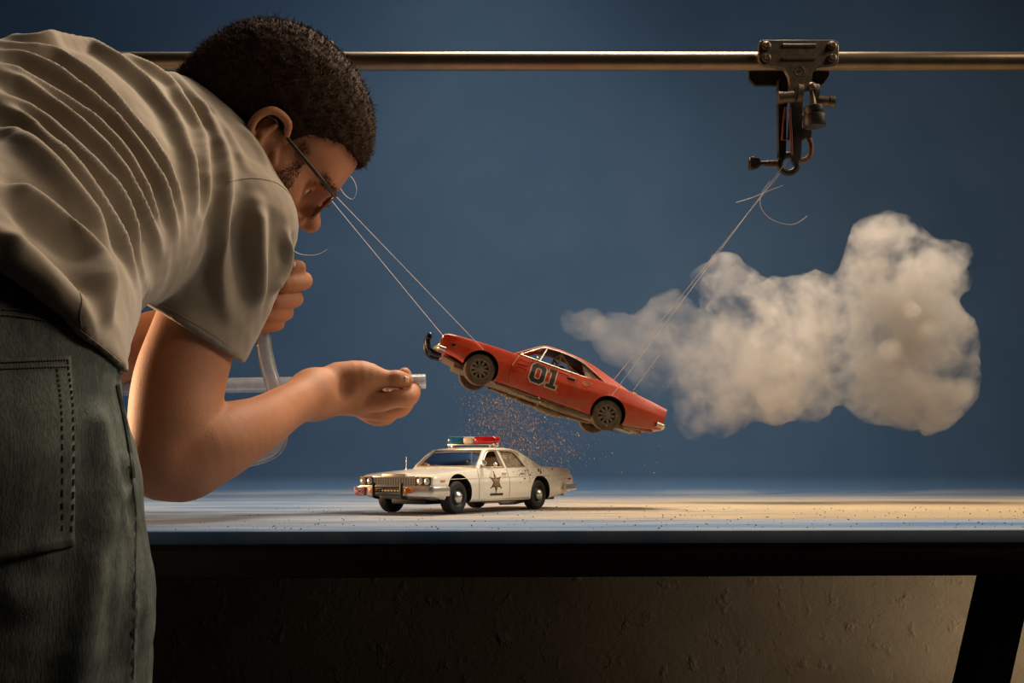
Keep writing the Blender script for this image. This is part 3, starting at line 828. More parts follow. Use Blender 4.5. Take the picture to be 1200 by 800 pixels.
# ---------------------------------------------------------------- white sheriff's sedan
def build_sheriff():
    T = {
     'bottom':   [(0, .40), (.2, .34), (.6, .27), (1.2, .23), (4.2, .23), (4.8, .30), (5.3, .37), (5.6, .42)],
     'shoulder': [(0, .745), (.1, .785), (.5, .825), (1.2, .87), (1.8, .905), (3.0, .92), (3.8, .935), (4.4, .95), (5.0, .935), (5.45, .90), (5.6, .86)],
     'top':      [(0, .76), (.1, .80), (.5, .855), (1.75, .955), (2.0, .98), (4.3, .985), (4.6, .975), (5.2, .95), (5.5, .92), (5.6, .87)],
     'width':    [(0, .93), (.1, .95), (.6, .968), (1.5, .98), (3.0, .985), (4.3, .985), (5.0, .965), (5.4, .93), (5.6, .85)],
     'top_width': [(0, .89), (.1, .905), (.6, .91), (1.5, .90), (3.0, .895), (4.3, .90), (5.0, .885), (5.4, .85), (5.6, .76)],
    }
    car = Car(3.086, .86, T); SS = CS * .96
    root = empty('toy_police_car'); kit = Kit(car, root, SS)
    R = .335; uf, ur = car.axle, car.axle + car.wb
    us = sorted(set(np.round(np.concatenate([np.linspace(0, .3, 7), np.linspace(.3, 5.2, 56), np.linspace(5.2, 5.6, 8)]), 4)))
    body = car.body_mesh(us); cuts = []
    for u, rr in ((uf, .43), (ur, .405)):
        for sg in (-1, 1):
            c = MB(); c.lathe([(rr, sg * .58), (rr, sg * 1.3)], (u, 0, R + (.045 if u == uf else .02)), (0, 1, 0), 44); cuts.append((c, 1))
    cuts.append((MB().box((2.72, 0, .82), (1.95, 1.56, .74)), 2))
    v, f, m = bool_cut(body, cuts, [M_CREAM, M_WELL, M_TAN])
    b = MB(); b.v = v; b.f = f; b.m = m
    kit.part('body', b, [M_CREAM, M_WELL, M_TAN], 28)
    outl = [(1.66, .945), (1.81, 1.075), (1.96, 1.20), (2.07, 1.29), (2.15, 1.335), (2.3, 1.366), (2.6, 1.385), (3.0, 1.385), (3.25, 1.366), (3.42, 1.33), (3.6, 1.255), (3.85, 1.145), (4.08, 1.04), (4.24, .97)]
    zb0 = .94
    def gw(u, z): return float(mono([1.6, 2.4, 3.4, 4.4], [.875, .87, .87, .85], u)[0]) - max(z - zb0, -.1) * .46
    H = House(outl, gw)
    fwin = [(1.78, .945), (2.02, 1.165), (2.15, 1.25), (2.25, 1.285), (2.54, 1.298), (2.62, .945)]
    rwin = [(2.73, .945), (2.67, 1.298), (3.0, 1.296), (3.18, 1.28), (3.30, 1.20), (3.46, .955)]
    screen = [(-.79, .97), (.79, .97), (.66, 1.315), (-.66, 1.315)]
    rearw = [(-.66, 1.0), (.66, 1.0), (.56, 1.31), (-.56, 1.31)]
    cut = [(H.solid(.05, 0, .05), 1), (prism_y(fwin, -1.3, 1.3), 0), (prism_y(rwin, -1.3, 1.3), 0), (prism_u(screen, 1.3, 2.20), 0), (prism_u(rearw, 3.40, 5), 0)]
    v, f, m = bool_cut(H.solid(0, .05), cut, [M_CREAM, M_GREYI])
    b = MB(); b.v = v; b.f = f; b.m = m
    kit.part('roof', b, [M_CREAM, M_GREYI], 30)
    us_s = [p[0] for p in outl[:5]]; zs_s = [p[1] for p in outl[:5]]
    g = []
    for z in np.linspace(.95, 1.325, 8):
        u = float(np.interp(z, zs_s, us_s)) + .03
        for t in np.linspace(-1, 1, 9): g.append((u, t * (gw(u, z) - .05), z - .008 * t * t))
    b = MB(); b.add(g, [(i * 9 + k, i * 9 + k + 1, (i + 1) * 9 + k + 1, (i + 1) * 9 + k) for i in range(7) for k in range(8)]); kit.part('windscreen', b, M_GLASS, 60)
    g = []
    for (u, z) in [(3.38, 1.32), (3.58, 1.235), (3.83, 1.125), (4.15, .98)]:
        for t in np.linspace(-1, 1, 7): g.append((u, t * (gw(u, z) - .06), z))
    b = MB(); b.add(g, [(i * 7 + k, (i + 1) * 7 + k, (i + 1) * 7 + k + 1, i * 7 + k + 1) for i in range(3) for k in range(6)]); kit.part('rear_window', b, M_GLASS_DUST, 60)
    for sg in (1, -1):
        kit.decal('rear_door_window', [rwin], M_GLASS_DUST, lambda u, z, sg=sg: (u, sg * (gw(u, z) - .03), z), .002, cuts=.3)
        if sg < 0: kit.decal('front_door_window', [fwin], M_GLASS, lambda u, z, sg=sg: (u, sg * (gw(u, z) - .03), z), .002, cuts=.3)
        for wn in (fwin, rwin):
            b = MB(); b.tube([(u, sg * (gw(u, z) + .002), z) for u, z in wn], .012, 6, closed=True); kit.part('window_trim', b, M_CHROME_DUSTY, 60)
        b = MB(); b.tube([(u, sg * (gw(u, z) + .012), z) for u, z in [(1.72, .96), (1.96, 1.185), (2.12, 1.283), (2.26, 1.318), (3.0, 1.328), (3.24, 1.31), (3.40, 1.21)]], .010, 6); kit.part('rain_gutter', b, M_CREAM, 60)
        # spotlight at the pillar and door mirror
        if sg > 0:
            b = MB(); b.tube([(1.80, sg * .84, .97), (1.78, sg * .90, 1.0)], .014, 6); b.lathe([(0, -.08), (.035, -.07), (.06, -.02), (.065, .02), (.045, .032), (0, .036)], (1.77, sg * .925, 1.03), (-1, 0, .05), 18); kit.part('spotlight', b, M_CHROME, 50)
            b = MB(); b.tube([(2.12, sg * .905, .90), (2.10, sg * .98, .97)], .016, 6); b.lathe([(0, -.03), (.035, -.025), (.052, .01), (.048, .022), (0, .024)], (2.09, sg * 1.0, 1.0), (1, 0, 0), 16); kit.part('mirror', b, M_CHROME, 50)
    b = MB()
    fr = [(1.685, -.79, .97), (1.685, .79, .97), (2.10, .665, 1.315), (2.10, -.665, 1.315)]
    b.tube(fr, .012, 6, closed=True); kit.part('windscreen_trim', b, M_CHROME_DUSTY, 60)
    seats(kit, 2.40, (-.40, .40), M_TAN, .34, 1.14, .62); seats(kit, 3.15, (0,), M_TAN, .34, 1.06, 1.4)
    b = MB(); b.box((1.90, 0, .85), (.26, 1.5, .17), bev=.04); kit.part('dashboard', b, M_TAN, 40)
    ring = [(2.10 + .05 * math.sin(a), .40 + .18 * math.cos(a), .95 + .18 * math.sin(a)) for a in np.linspace(0, 2 * PI, 24, endpoint=False)]
    b = MB(); b.tube(ring, .013, 6, closed=True); b.tube([(1.95, .40, .90), (2.10, .40, .95)], .02, 6); b.tube([(2.10, .23, .95), (2.10, .57, .95)], .012, 5); kit.part('steering_wheel', b, M_SATIN, 60)
    b = MB(); b.box((2.16, 0, 1.26), (.03, .24, .06), bev=.012); kit.part('rear_view_mirror', b, M_SATIN, 40)
    # nose: grille, lamps, bumper, push bar
    b = MB(); b.box((-.005, 0, .655), (.05, 1.10, .17)); kit.part('grille', b, M_SATIN)
    for k in range(5):
        b = MB(); b.box((-.036, 0, .59 + k * .033), (.016, 1.08, .010)); kit.part('grille_bar', b, M_CHROME)
    for k in range(17):
        b = MB(); b.box((-.032, -.52 + k * .065, .655), (.012, .010, .16)); kit.part('grille_rib', b, M_CHROME)
    b = MB(); b.box((-.03, 0, .748), (.07, 1.12, .03), bev=.01); b.box((-.03, 0, .562), (.07, 1.84, .025), bev=.01); kit.part('grille_surround', b, M_CHROME, 40)
    b = MB(); b.box((-.035, 0, .775), (.09, .60, .085), bev=.015); kit.part('grille_crown', b, M_CHROME_DUSTY, 40)
    for sg in (1, -1):
        b = MB(); b.box((.0, sg * .74, .662), (.06, .37, .185), bev=.015); kit.part('headlight_bezel', b, M_CHROME_DUSTY, 40)
        b = MB(); b.box((-.028, sg * .74, .662), (.012, .34, .16)); kit.part('headlight_back', b, M_SATIN, 40)
        for dy in (-.085, .085):
            b = MB(); b.lathe([(.070, 0), (.070, .018), (.062, .022), (.040, .032), (0, .037)], (-.030, sg * .74 + dy, .662), (-1, 0, 0), 20); kit.part('headlight', b, M_LAMP, 50)
        kit.decal('side_marker', [[(.24, .655), (.39, .655), (.39, .685), (.24, .685)]], M_AMBER, lambda u, z, sg=sg: (u, sg * car.W(u, z), z), .012)
        kit.decal('rear_side_marker', [[(5.20, .66), (5.34, .66), (5.34, .69), (5.20, .69)]], M_RED, lambda u, z, sg=sg: (u, sg * car.W(u, z), z), .012)
    # bumpers as swept boxes
    def bumper(path, h, d, zc):
        p = smooth_path(path, 5); vs = []; fs = []
        for i, (u, y) in enumerate(p):
            a = p[max(i - 1, 0)]; c = p[min(i + 1, len(p) - 1)]; t = unit(c - a); n = np.array([t[1], -t[0]])
            for (q, z) in ((0, -.5), (.75, -.5), (1, -.38), (1, .30), (.75, .5), (0, .5)):
                vs.append((u + n[0] * d * q, y + n[1] * d * q, zc + z * h))
        for i in range(len(p) - 1):
            for k in range(6): fs.append((i * 6 + k, i * 6 + (k + 1) % 6, (i + 1) * 6 + (k + 1) % 6, (i + 1) * 6 + k))
        fs += [tuple(range(6))[::-1], tuple((len(p) - 1) * 6 + k for k in range(6))]
        bb = MB(); bb.add(vs, fs); return bb
    b = bumper([(.44, -.985), (.30, -.985), (.02, -.965), (-.08, -.90), (-.12, -.5), (-.13, 0), (-.12, .5), (-.08, .90), (.02, .965), (.30, .985), (.44, .985)], .19, -.05, .462)
    o = kit.part('front_bumper', b, M_CHROME, 35); 
    bm = bmesh.new(); bm.from_mesh(o.data); bmesh.ops.recalc_face_normals(bm, faces=bm.faces[:]); bm.to_mesh(o.data); bm.free()
    b = bumper([(4.95, .975), (5.35, .94), (5.56, .88), (5.63, .75), (5.66, 0), (5.63, -.75), (5.56, -.88), (5.35, -.94), (4.95, -.975)], .17, -.07, .50)
    o = kit.part('rear_bumper', b, M_CHROME, 35)
    bm = bmesh.new(); bm.from_mesh(o.data); bmesh.ops.recalc_face_normals(bm, faces=bm.faces[:]); bm.to_mesh(o.data); bm.free()
    for y, mt, w in ((-.44, M_AMBER, .17), (.47, M_AMBER, .17)):
        b = MB(); b.box((-.20, y, .475), (.03, w, .10), bev=.01); kit.part('indicator', b, mt, 40)
    b = MB(); b.box((-.212, 0, .478), (.02, .62, .075), bev=.008); kit.part('bumper_slot', b, M_SATIN, 40)
    for k in range(7):
        b = MB(); b.box((-.226, -.24 + k * .08, .478), (.006, .05, .025)); kit.part('slot_mark', b, M_CHROME_DUSTY)
    bar = MB()
    for sg in (1, -1):
        bar.tube(smooth_path([(-.10, sg * .36, .33), (-.24, sg * .36, .36), (-.27, sg * .36, .44), (-.27, sg * .36, .56), (-.24, sg * .36, .62)], 4), .032, 8)
    bar.tube([(-.255, -.36, .395), (-.255, .36, .395)], .022, 8); bar.tube([(-.265, -.36, .545), (-.265, .36, .545)], .02, 8)
    kit.part('push_bar', bar, M_BLACK, 60)
    # small red and blue plate on the far end of the bumper
    b = MB(); b.box((-.175, -.80, .455), (.02, .30, .175), bev=.006); kit.part('front_plate', b, simple('plate_red', srgb(190, 32, 44), 0.5), 40)
    for s1 in (1, -1):
        a = math.atan2(.13, .24) * s1
        Rm = ((1, 0, 0), (0, math.cos(a), -math.sin(a)), (0, math.sin(a), math.cos(a)))
        b = MB(); b.box((-.187, -.80, .455), (.006, .27, .046), R=Rm); kit.part('plate_stripe_pale', b, M_WHITE)
        b = MB(); b.box((-.190, -.80, .455), (.006, .26, .028), R=Rm); kit.part('plate_stripe', b, simple('plate_blue', srgb(40, 56, 120), 0.5))
    b = MB(); b.tube([(1.15, -.66, .87), (1.15, -.66, 1.17)], [.010, .005], 6); b.lathe([(.028, 0), (.022, .03), (0, .035)], (1.15, -.66, .875), (0, 0, 1), 12); kit.part('antenna', b, M_CHROME, 60)
    # light bar
    lb = MB(); lb.box((2.68, 0, 1.443), (.24, 1.24, .022), bev=.006); base = kit.part('light_bar_base', lb, M_CHROME, 40)
    for y0, y1, mt, nm in ((-.64, -.20, M_BLUE, 'blue_lens'), (-.20, .10, M_WHITE, 'white_lens'), (.10, .66, M_RED, 'red_lens')):
        b = MB(); b.box((2.68, (y0 + y1) / 2, 1.537), (.26, (y1 - y0) - .008, .165), bev=.05); kit.part(nm, b, mt, 50, base)
    b = MB(); b.box((2.68, 0, 1.618), (.10, 1.22, .01)); kit.part('light_bar_strip', b, M_CHROME_DUSTY, None, base)
    for sg in (1, -1):
        b = MB(); b.box((2.68, sg * .52, 1.408), (.12, .10, .06), bev=.015); kit.part('light_bar_foot', b, M_CHROME, 40, base)
        b = MB(); b.lathe([(0, 0), (.04, .005), (.055, .05), (.05, .10), (.02, .12), (0, .12)], (2.74, sg * .62, 1.435), (-1, 0, 0), 16); kit.part('alley_lamp', b, M_CHROME, 50, base)
    # panel lines and trim on the sides
    for sg in (1, -1):
        fn = lambda u, z, sg=sg: (u, sg * car.W(u, z), z)
        for ln in ([(1.58, .885), (1.54, .6), (1.56, .27)], [(2.68, .915), (2.68, .6), (2.68, .27)], [(3.48, .925), (3.52, .76), (3.48, .60)]):
            kit.decal('panel_line', strip_line(ln, .011), M_SEAM, fn, .003)
        kit.decal('body_crease', strip_line([(.55, .70), (1.6, .725), (3.6, .75), (5.2, .76)], .010), M_CHROME_DUSTY, fn, .008)
        kit.decal('sill_trim', strip_line([(1.33, .275), (3.50, .275)], .03), M_CHROME, fn, .006)
        for u in (2.46, 3.24): kit.decal('door_handle', [[(u, .80), (u + .15, .80), (u + .15, .828), (u, .828)]], M_CHROME, fn, .025, cuts=.5)
        # six-pointed star with a band under it
        cx, cz = 2.16, .62
        def star(ro, ri): return [(cx + (ro if k % 2 == 0 else ri) * math.sin(PI * k / 6), cz + (ro if k % 2 == 0 else ri) * math.cos(PI * k / 6)) for k in range(12)]
        kit.decal('door_star', [star(.215, .105)], M_DECAL_BLACK, fn, .006)
        kit.decal('star_centre', [star(.155, .080)], M_GOLD, fn, .009)
        for k in range(6):
            a = PI * k / 3; b = MB(); p = fn(cx + .225 * math.sin(a), cz + .225 * math.cos(a)); b.sphere((p[0], p[1], p[2]), (.018, .012, .018), 8); kit.part('star_tip', b, M_DECAL_BLACK, 60)
        kit.decal('door_band', [[(1.95, .345), (2.43, .345), (2.43, .395), (1.95, .395)]], M_DECAL_BLACK, fn, .006)
    # splashes of mud behind the rear door
    rr = np.random.default_rng(3)
    for k in range(34):
        u, z = 2.75 + rr.beta(2, 2.2) * 2.0, .90 - abs(rr.normal(0, .10)) ; r = .010 + .022 * rr.random() ** 2
        if math.hypot(u - ur, z - R) < .43: continue
        pts = [(u + r * (1 + .4 * rr.normal()) * math.cos(a), z + r * .8 * (1 + .3 * rr.normal()) * math.sin(a)) for a in np.linspace(0, 2 * PI, 7, endpoint=False)]
        kit.decal('mud_splash', [pts], M_DIRT, None, .006, cuts=1)
    # underside
    b = MB(); b.box((2.9, 0, .235), (4.0, 1.5, .06)); kit.part('floor_pan', b, M_SATIN)
    b = MB(); b.box((.85, 0, .27), (.9, .9, .16), bev=.04); kit.part('oil_pan', b, M_SATIN, 40)
    b = MB(); b.tube([(2.4, .5, .19), (3.0, .5, .19), (3.05, .5, .19), (3.6, .5, .19), (4.2, .62, .22), (5.0, .72, .33), (5.25, .78, .31)], [.03, .03, .08, .08, .03, .03, .032], 10); kit.part('exhaust_pipe', b, M_CHROME_DUSTY, 50)
    for uu in (uf, ur):
        b = MB(); b.tube([(uu, -.75, .31), (uu, -.15, .31), (uu, -.1, .31), (uu, .1, .31), (uu, .15, .31), (uu, .75, .31)], [.04, .04, .11, .11, .04, .04], 10); kit.part('axle', b, M_SATIN, 50)
    for u in (uf, ur):
        for sg in (1, -1): wheel(kit, u, sg, R, .24, .925, M_TYRE, 'cap')
    a = math.radians(56.5)
    F = np.array([-math.cos(a), -math.sin(a), 0]); L = np.array([math.sin(a), -math.cos(a), 0]); U = np.array([0, 0, 1.0])
    c = PZ(536.5, 602.4, TABLE_Z)
    mid = c - L * (.925 * SS) - F * (car.wb / 2 * SS)
    place(root, F, L, U, mid + np.array([0, 0, .0004]))
    tag(root, 'white toy police sedan with a light bar and a star on its door', 'toy car')
    return root, kit, (F, L, U, mid)

orange_root, orange_kit, OPOSE = build_orange()
sheriff_root, sheriff_kit, SPOSE = build_sheriff()
# ------------------------------------------------------------------ the man: distance-field modelling on a sparse grid
def sd_cone(p, a, ra, b, rb):
    a = np.asarray(a, np.float32); b = np.asarray(b, np.float32); ab = b - a; L2 = float(ab @ ab) + 1e-12
    t = np.clip(((p - a) @ ab) / L2, 0, 1)
    q = p - a - t[:, None] * ab
    return np.sqrt((q * q).sum(1)) - (ra + (rb - ra) * t)

def sd_ell(p, c, R, r):
    """ellipsoid: rows of R are its axes"""
    q = (p - np.asarray(c, np.float32)) @ np.asarray(R, np.float32).T
    r = np.asarray(r, np.float32)
    k0 = np.sqrt(((q / r) ** 2).sum(1)); k1 = np.sqrt(((q / (r * r)) ** 2).sum(1)) + 1e-9
    return k0 * (k0 - 1) / k1

def smin(a, b, k):
    if k <= 0: return np.minimum(a, b)
    h = np.maximum(k - np.abs(a - b), 0) / k
    return np.minimum(a, b) - h * h * k * 0.25

def smax(a, b, k): return -smin(-a, -b, k)

class SDF:
    def __init__(s): s.ops = []; s.lo = np.full(3, 9e9); s.hi = np.full(3, -9e9)
    def grow(s, c, r): s.lo = np.minimum(s.lo, np.asarray(c) - r); s.hi = np.maximum(s.hi, np.asarray(c) + r)
    def cone(s, a, ra, b, rb, k=.02):
        s.grow(a, ra); s.grow(b, rb); s.ops.append(lambda p, d: smin(d, sd_cone(p, a, ra, b, rb), k)); return s
    def chain(s, pts, k=.02, n=1):
        """pts: (px, py, Y, radius)"""
        return s.chain3([(P(x, y, Y), r) for x, y, Y, r in pts], k, n)
    def chain3(s, pts, k=.02, n=1):
        q = np.array([(*np.asarray(a, float), r) for a, r in pts])
        if n > 1: q = smooth_path(q, n)
        for v in q: s.grow(v[:3], v[3])
        lo = (q[:, :3] - q[:, 3:]).min(0) - k - .05; hi = (q[:, :3] + q[:, 3:]).max(0) + k + .05
        def op(p, d):
            m = ((p > lo) & (p < hi)).all(1)
            if not m.any(): return d
            pp = p[m]; c = None
            for a, b in zip(q[:-1], q[1:]):
                e = sd_cone(pp, a[:3], a[3], b[:3], b[3]); c = e if c is None else np.minimum(c, e)
            d = d.copy(); d[m] = smin(d[m], c, k)
            far = ~m
            d[far] = np.minimum(d[far], .05)
            return d
        s.ops.append(op); return s
    def ell(s, c, R, r, k=.02):
        s.grow(c, max(r)); s.ops.append(lambda p, d: smin(d, sd_ell(p, c, R, r), k)); return s
    def cut(s, fn, k=.004): s.ops.append(lambda p, d: smax(d, -fn(p), k)); return s     # take away where fn < 0
    def keep(s, fn, k=.002): s.ops.append(lambda p, d: smax(d, fn(p), k)); return s      # keep where fn < 0
    def warp(s, fn): s.ops.append(lambda p, d: d + fn(p)); return s
    def __call__(s, p):
        d = np.full(len(p), 9.0, np.float32)
        for o in s.ops: d = o(p, d)
        return d
    def mesh(s, h, pad=.02):
        lo = s.lo - pad; n = np.ceil((s.hi + pad - lo) / h).astype(int); B = 8
        nb = (n + B - 1) // B + 1; n = nb * B
        D = np.ones(n, np.float32)
        ci = np.stack(np.meshgrid(*[np.arange(k) for k in nb], indexing='ij'), -1).reshape(-1, 3)
        cen = (lo + (ci * B + (B - 1) / 2) * h).astype(np.float32)
        dc = s(cen); near = ci[np.abs(dc) < B * h * 1.25]; far = ci[(dc <= -B * h * 1.25)]
        for c in far: D[c[0] * B:(c[0] + 1) * B, c[1] * B:(c[1] + 1) * B, c[2] * B:(c[2] + 1) * B] = -1
        loc = np.stack(np.meshgrid(*[np.arange(B)] * 3, indexing='ij'), -1).reshape(-1, 3)
        for i in range(0, len(near), 1500):
            blk = near[i:i + 1500]
            idx = (blk[:, None, :] * B + loc[None]).reshape(-1, 3)
            D[idx[:, 0], idx[:, 1], idx[:, 2]] = s((lo + idx * h).astype(np.float32))
        ins = D < 0
        c8 = [ins[i:n[0] - 1 + i, j:n[1] - 1 + j, k:n[2] - 1 + k] for i in (0, 1) for j in (0, 1) for k in (0, 1)]
        allin = c8[0].copy(); anyin = c8[0].copy()
        for c in c8[1:]: allin &= c; anyin |= c
        act = anyin & ~allin
        cells = np.argwhere(act); m = len(cells)
        vid = np.full(act.shape, -1, np.int32); vid[act] = np.arange(m)
        cor = np.array([(i, j, k) for i in (0, 1) for j in (0, 1) for k in (0, 1)])
        val = np.stack([D[cells[:, 0] + o[0], cells[:, 1] + o[1], cells[:, 2] + o[2]] for o in cor], 1)
        acc = np.zeros((m, 3)); cnt = np.zeros(m)
        for a in range(8):
            for b2 in range(a + 1, 8):
                if np.abs(cor[a] - cor[b2]).sum() != 1: continue
                x = (val[:, a] < 0) != (val[:, b2] < 0)
                t = val[x, a] / (val[x, a] - val[x, b2])
                acc[x] += cor[a] + t[:, None] * (cor[b2] - cor[a]); cnt[x] += 1
        V = lo + (cells + acc / cnt[:, None]) * h
        Q = []
        for ax in range(3):
            o1, o2 = [(1, 2), (2, 0), (0, 1)][ax]
            sl0 = [slice(1, k - 1) for k in n]; sl1 = [slice(1, k - 1) for k in n]
            sl0[ax] = slice(0, n[ax] - 1); sl1[ax] = slice(1, n[ax])
            A = ins[tuple(sl0)]; Bq = ins[tuple(sl1)]
            for flip, msk in ((False, A & ~Bq), (True, ~A & Bq)):
                e = np.argwhere(msk); off = np.ones(3, int); off[ax] = 0; e = e + off
                d1 = np.zeros(3, int); d1[o1] = 1; d2 = np.zeros(3, int); d2[o2] = 1
                q = np.stack([vid[tuple((e - d1 - d2).T)], vid[tuple((e - d2).T)], vid[tuple(e.T)], vid[tuple((e - d1).T)]], 1)
                Q.append(q[:, ::-1] if flip else q)
        Q = np.concatenate(Q); Q = Q[(Q >= 0).all(1)]
        return V, Q

def vnormals(V, Q):
    nrm = np.cross(V[Q[:, 2]] - V[Q[:, 0]], V[Q[:, 3]] - V[Q[:, 1]]); out = np.zeros_like(V)
    for k in range(4): np.add.at(out, Q[:, k], nrm)
    return out / (np.linalg.norm(out, axis=1)[:, None] + 1e-12)

def relax(V, Q, it=2, w=.5):
    e = np.concatenate([Q[:, [0, 1]], Q[:, [1, 2]], Q[:, [2, 3]], Q[:, [3, 0]]])
    for _ in range(it):
        acc = np.zeros_like(V); cnt = np.zeros(len(V))
        np.add.at(acc, e[:, 0], V[e[:, 1]]); np.add.at(cnt, e[:, 0], 1)
        V = V + w * (acc / np.maximum(cnt, 1)[:, None] - V)
    return V

def vnoise(p, f, seed=0):
    """cheap smooth noise: sum of turned sines"""
    r = np.random.default_rng(seed); out = 0
    for k in range(6):
        d = r.normal(size=3); d /= np.linalg.norm(d); out = out + np.sin((p @ d) * f * (0.7 + .6 * r.random()) * 2 * PI + r.random() * 9)
    return out / 6

def cast(bvh, px, py):
    o = Vector((0, 0, CAM_Z)); d = Vector(ray(px, py)); d.normalize()
    hit = bvh.ray_cast(o, d); return (np.array(hit[0]), np.array(hit[1])) if hit[0] is not None else None

def bvh_of(V, Q): return BVHTree.FromPolygons([Vector(v) for v in V], Q.tolist())

# ---- head frame: ear canal in the middle plane, forward, up and right-hand side
HF = unit([.66, .30, -.67])
HR = unit(np.cross(HF, [0, 0, 1]))                     # towards the man's right, the camera
HU = np.cross(HR, HF)
HR, HU = HR * math.cos(.26) - HU * math.sin(.26), HU * math.cos(.26) + HR * math.sin(.26)
HE = P(330, 130, 1.25) - HU * .045 - HF * .004
def HD(f, u, r=0.0): return HE + HF * f + HU * u + HR * r
HAX = np.stack([HF, HU, HR])
def hcoord(p): return (p - HE.astype(np.float32)) @ HAX.T.astype(np.float32)

# ---- skin
M_body = SDF()
M_body.ell(HD(.008, .052), HAX, (.096, .078, .073), .01)           # skull
M_body.ell(HD(.045, .035), HAX, (.053, .052, .062), .03)           # forehead
M_body.ell(HD(.040, -.020), HAX, (.052, .055, .058), .03)          # face
M_body.cone(HD(.085, -.085), .019, HD(.005, -.052, .045), .018, .03)   # jaw
M_body.cone(HD(.085, -.085), .019, HD(.005, -.052, -.045), .018, .03)
M_body.cone(HD(.076, -.055), .030, HD(.080, -.083), .022, .025)
M_body.cone(HD(.090, .022, .030), .010, HD(.094, .026, .008), .010, .02)   # brow
M_body.cone(HD(.090, .022, -.030), .010, HD(.094, .026, -.008), .010, .02)
M_body.cone(HD(.066, -.016, .042), .014, HD(.045, -.010, .056), .012, .025)  # cheek bones
M_body.cone(HD(.066, -.016, -.042), .014, HD(.045, -.010, -.056), .012, .025)
M_body.cone(HD(.092, .014), .006, HD(.117, -.019), .009, .012)      # nose
M_body.cone(HD(.117, -.020), .009, HD(.098, -.030), .009, .008)
M_body.cone(HD(.104, -.028, .012), .006, HD(.096, -.030, .014), .006, .006)
M_body.cone(HD(.104, -.028, -.012), .006, HD(.096, -.030, -.014), .006, .006)
M_body.cone(HD(.098, -.054, -.018), .006, HD(.098, -.054, .018), .006, .008)   # lips
M_body.cone(HD(.096, -.064, -.015), .006, HD(.096, -.064, .015), .006, .008)
for sg in (1, -1):
    M_body.cut(lambda p, sg=sg: sd_ell(p, HD(.094, .006, sg * .033), HAX, (.016, .012, .018)), .012)       # eye sockets
    M_body.ell(HD(.080, .004, sg * .032), HAX, (.013, .012, .013), .002)
    M_body.cut(lambda p, sg=sg: sd_ell(p, HD(.094, .001, sg * .033), HAX, (.012, .0042, .0105)), .002)
    # ear: rim, lobe, bowl, leaning back a little
    EF = unit(HF * math.cos(.42) + HU * math.sin(.42)); EU = unit(HU * math.cos(.42) - HF * math.sin(.42))
    def ED(f, u, r, sg=sg, EF=EF, EU=EU): return HD(.032, -.006) + EF * f * 1.12 + EU * u * 1.15 + HR * sg * r
    rim = [ED(-.012, -.020, .076), ED(-.022, .002, .086), ED(-.024, .024, .091), ED(-.012, .038, .091), ED(.005, .034, .084), ED(.009, .018, .076)]
    rr = [.0065, .0048, .0046, .0046, .0045, .004]
    M_body.chain3(list(zip(rim, rr)), .004, 4)
    M_body.ell(ED(-.008, .010, .077), np.stack([unit(EF + HR * sg * -.35), EU, unit(HR * sg + EF * .35)]), (.016, .027, .006), .006)
    M_body.cone(ED(-.010, -.022, .075), .0075, ED(-.002, -.012, .073), .006, .006)
    M_body.cut(lambda p, c=ED(-.001, .004, .086): sd_ell(p, c, HAX, (.009, .012, .009)), .005)
    M_body.cone(ED(-.014, -.004, .082), .0038, ED(-.013, .014, .086), .0036, .003)
    M_body.cone(ED(-.013, .014, .086), .0036, ED(-.004, .027, .085), .0030, .003)
    M_body.cone(ED(.006, -.004, .077), .0045, ED(.005, .003, .078), .004, .004)
# neck and trunk (under the shirt)
M_body.cone(HD(-.025, -.030), .052, P(205, 185, 1.21), .058, .03)
M_body.cone(HD(.005, -.050), .045, P(215, 210, 1.21), .055, .03)
M_body.chain([(205, 200, 1.21, .055), (120, 200, 1.13, .06), (30, 230, 1.0, .06), (-30, 330, .90, .06)], .05)
M_body.chain([(200, 205, 1.22, .05), (272, 262, 1.14, .042)], .03)
# right arm
M_body.chain([(272, 262, 1.14, .042), (250, 330, 1.12, .041), (228, 392, 1.10, .0415), (211, 445, 1.09, .0435), (204, 495, 1.08, .0425), (203, 533, 1.08, .0385), (238, 526, 1.09, .0385), (272, 511, 1.115, .0345), (304, 497, 1.155, .0285), (340, 475, 1.22, .0238), (368, 462, 1.27, .0250)], .012, 4)
M_body.chain([(190, 545, 1.07, .030), (215, 550, 1.08, .026)], .02)
# right hand, palm up, closed on the hose
k = .010
M_body.chain([(368, 462, 1.27, .0255), (398, 459, 1.295, .027), (425, 462, 1.31, .026), (438, 468, 1.318, .020)], .02, 3)
M_body.chain([(398, 447, 1.288, .0225), (424, 443, 1.289, .0200), (445, 443.5, 1.289, .0122), (456, 444, 1.291, .0100), (466, 444, 1.291, .0104), (476, 446, 1.296, .0080)], .006, 3)
M_body.chain([(428, 468, 1.30, .015), (450, 470, 1.293, .0112), (464, 467.5, 1.291, .0100), (477, 466, 1.297, .0112), (484, 459, 1.312, .0090), (482, 446, 1.329, .0080)], .0025, 3)
M_body.chain([(428, 476, 1.315, .015), (447, 483, 1.312, .0115), (460, 481, 1.316, .0098), (471, 477, 1.325, .0105), (481, 460, 1.342, .0088), (474, 438, 1.340, .0080)], .0025, 3)
M_body.chain([(425, 477, 1.335, .014), (440, 488, 1.336, .0108), (455, 487, 1.345, .0096), (467, 470, 1.358, .0084), (460, 447, 1.352, .0075)], .0025, 3)
M_body.chain([(418, 474, 1.345, .012), (434, 484, 1.358, .0100), (446, 483, 1.368, .0085), (455, 470, 1.374, .0075), (449, 455, 1.366, .0068)], .005, 3)
M_body.cut(lambda p: sd_ell(p, P(404, 457, 1.262), np.eye(3), (.006, .008, .010)), .010)
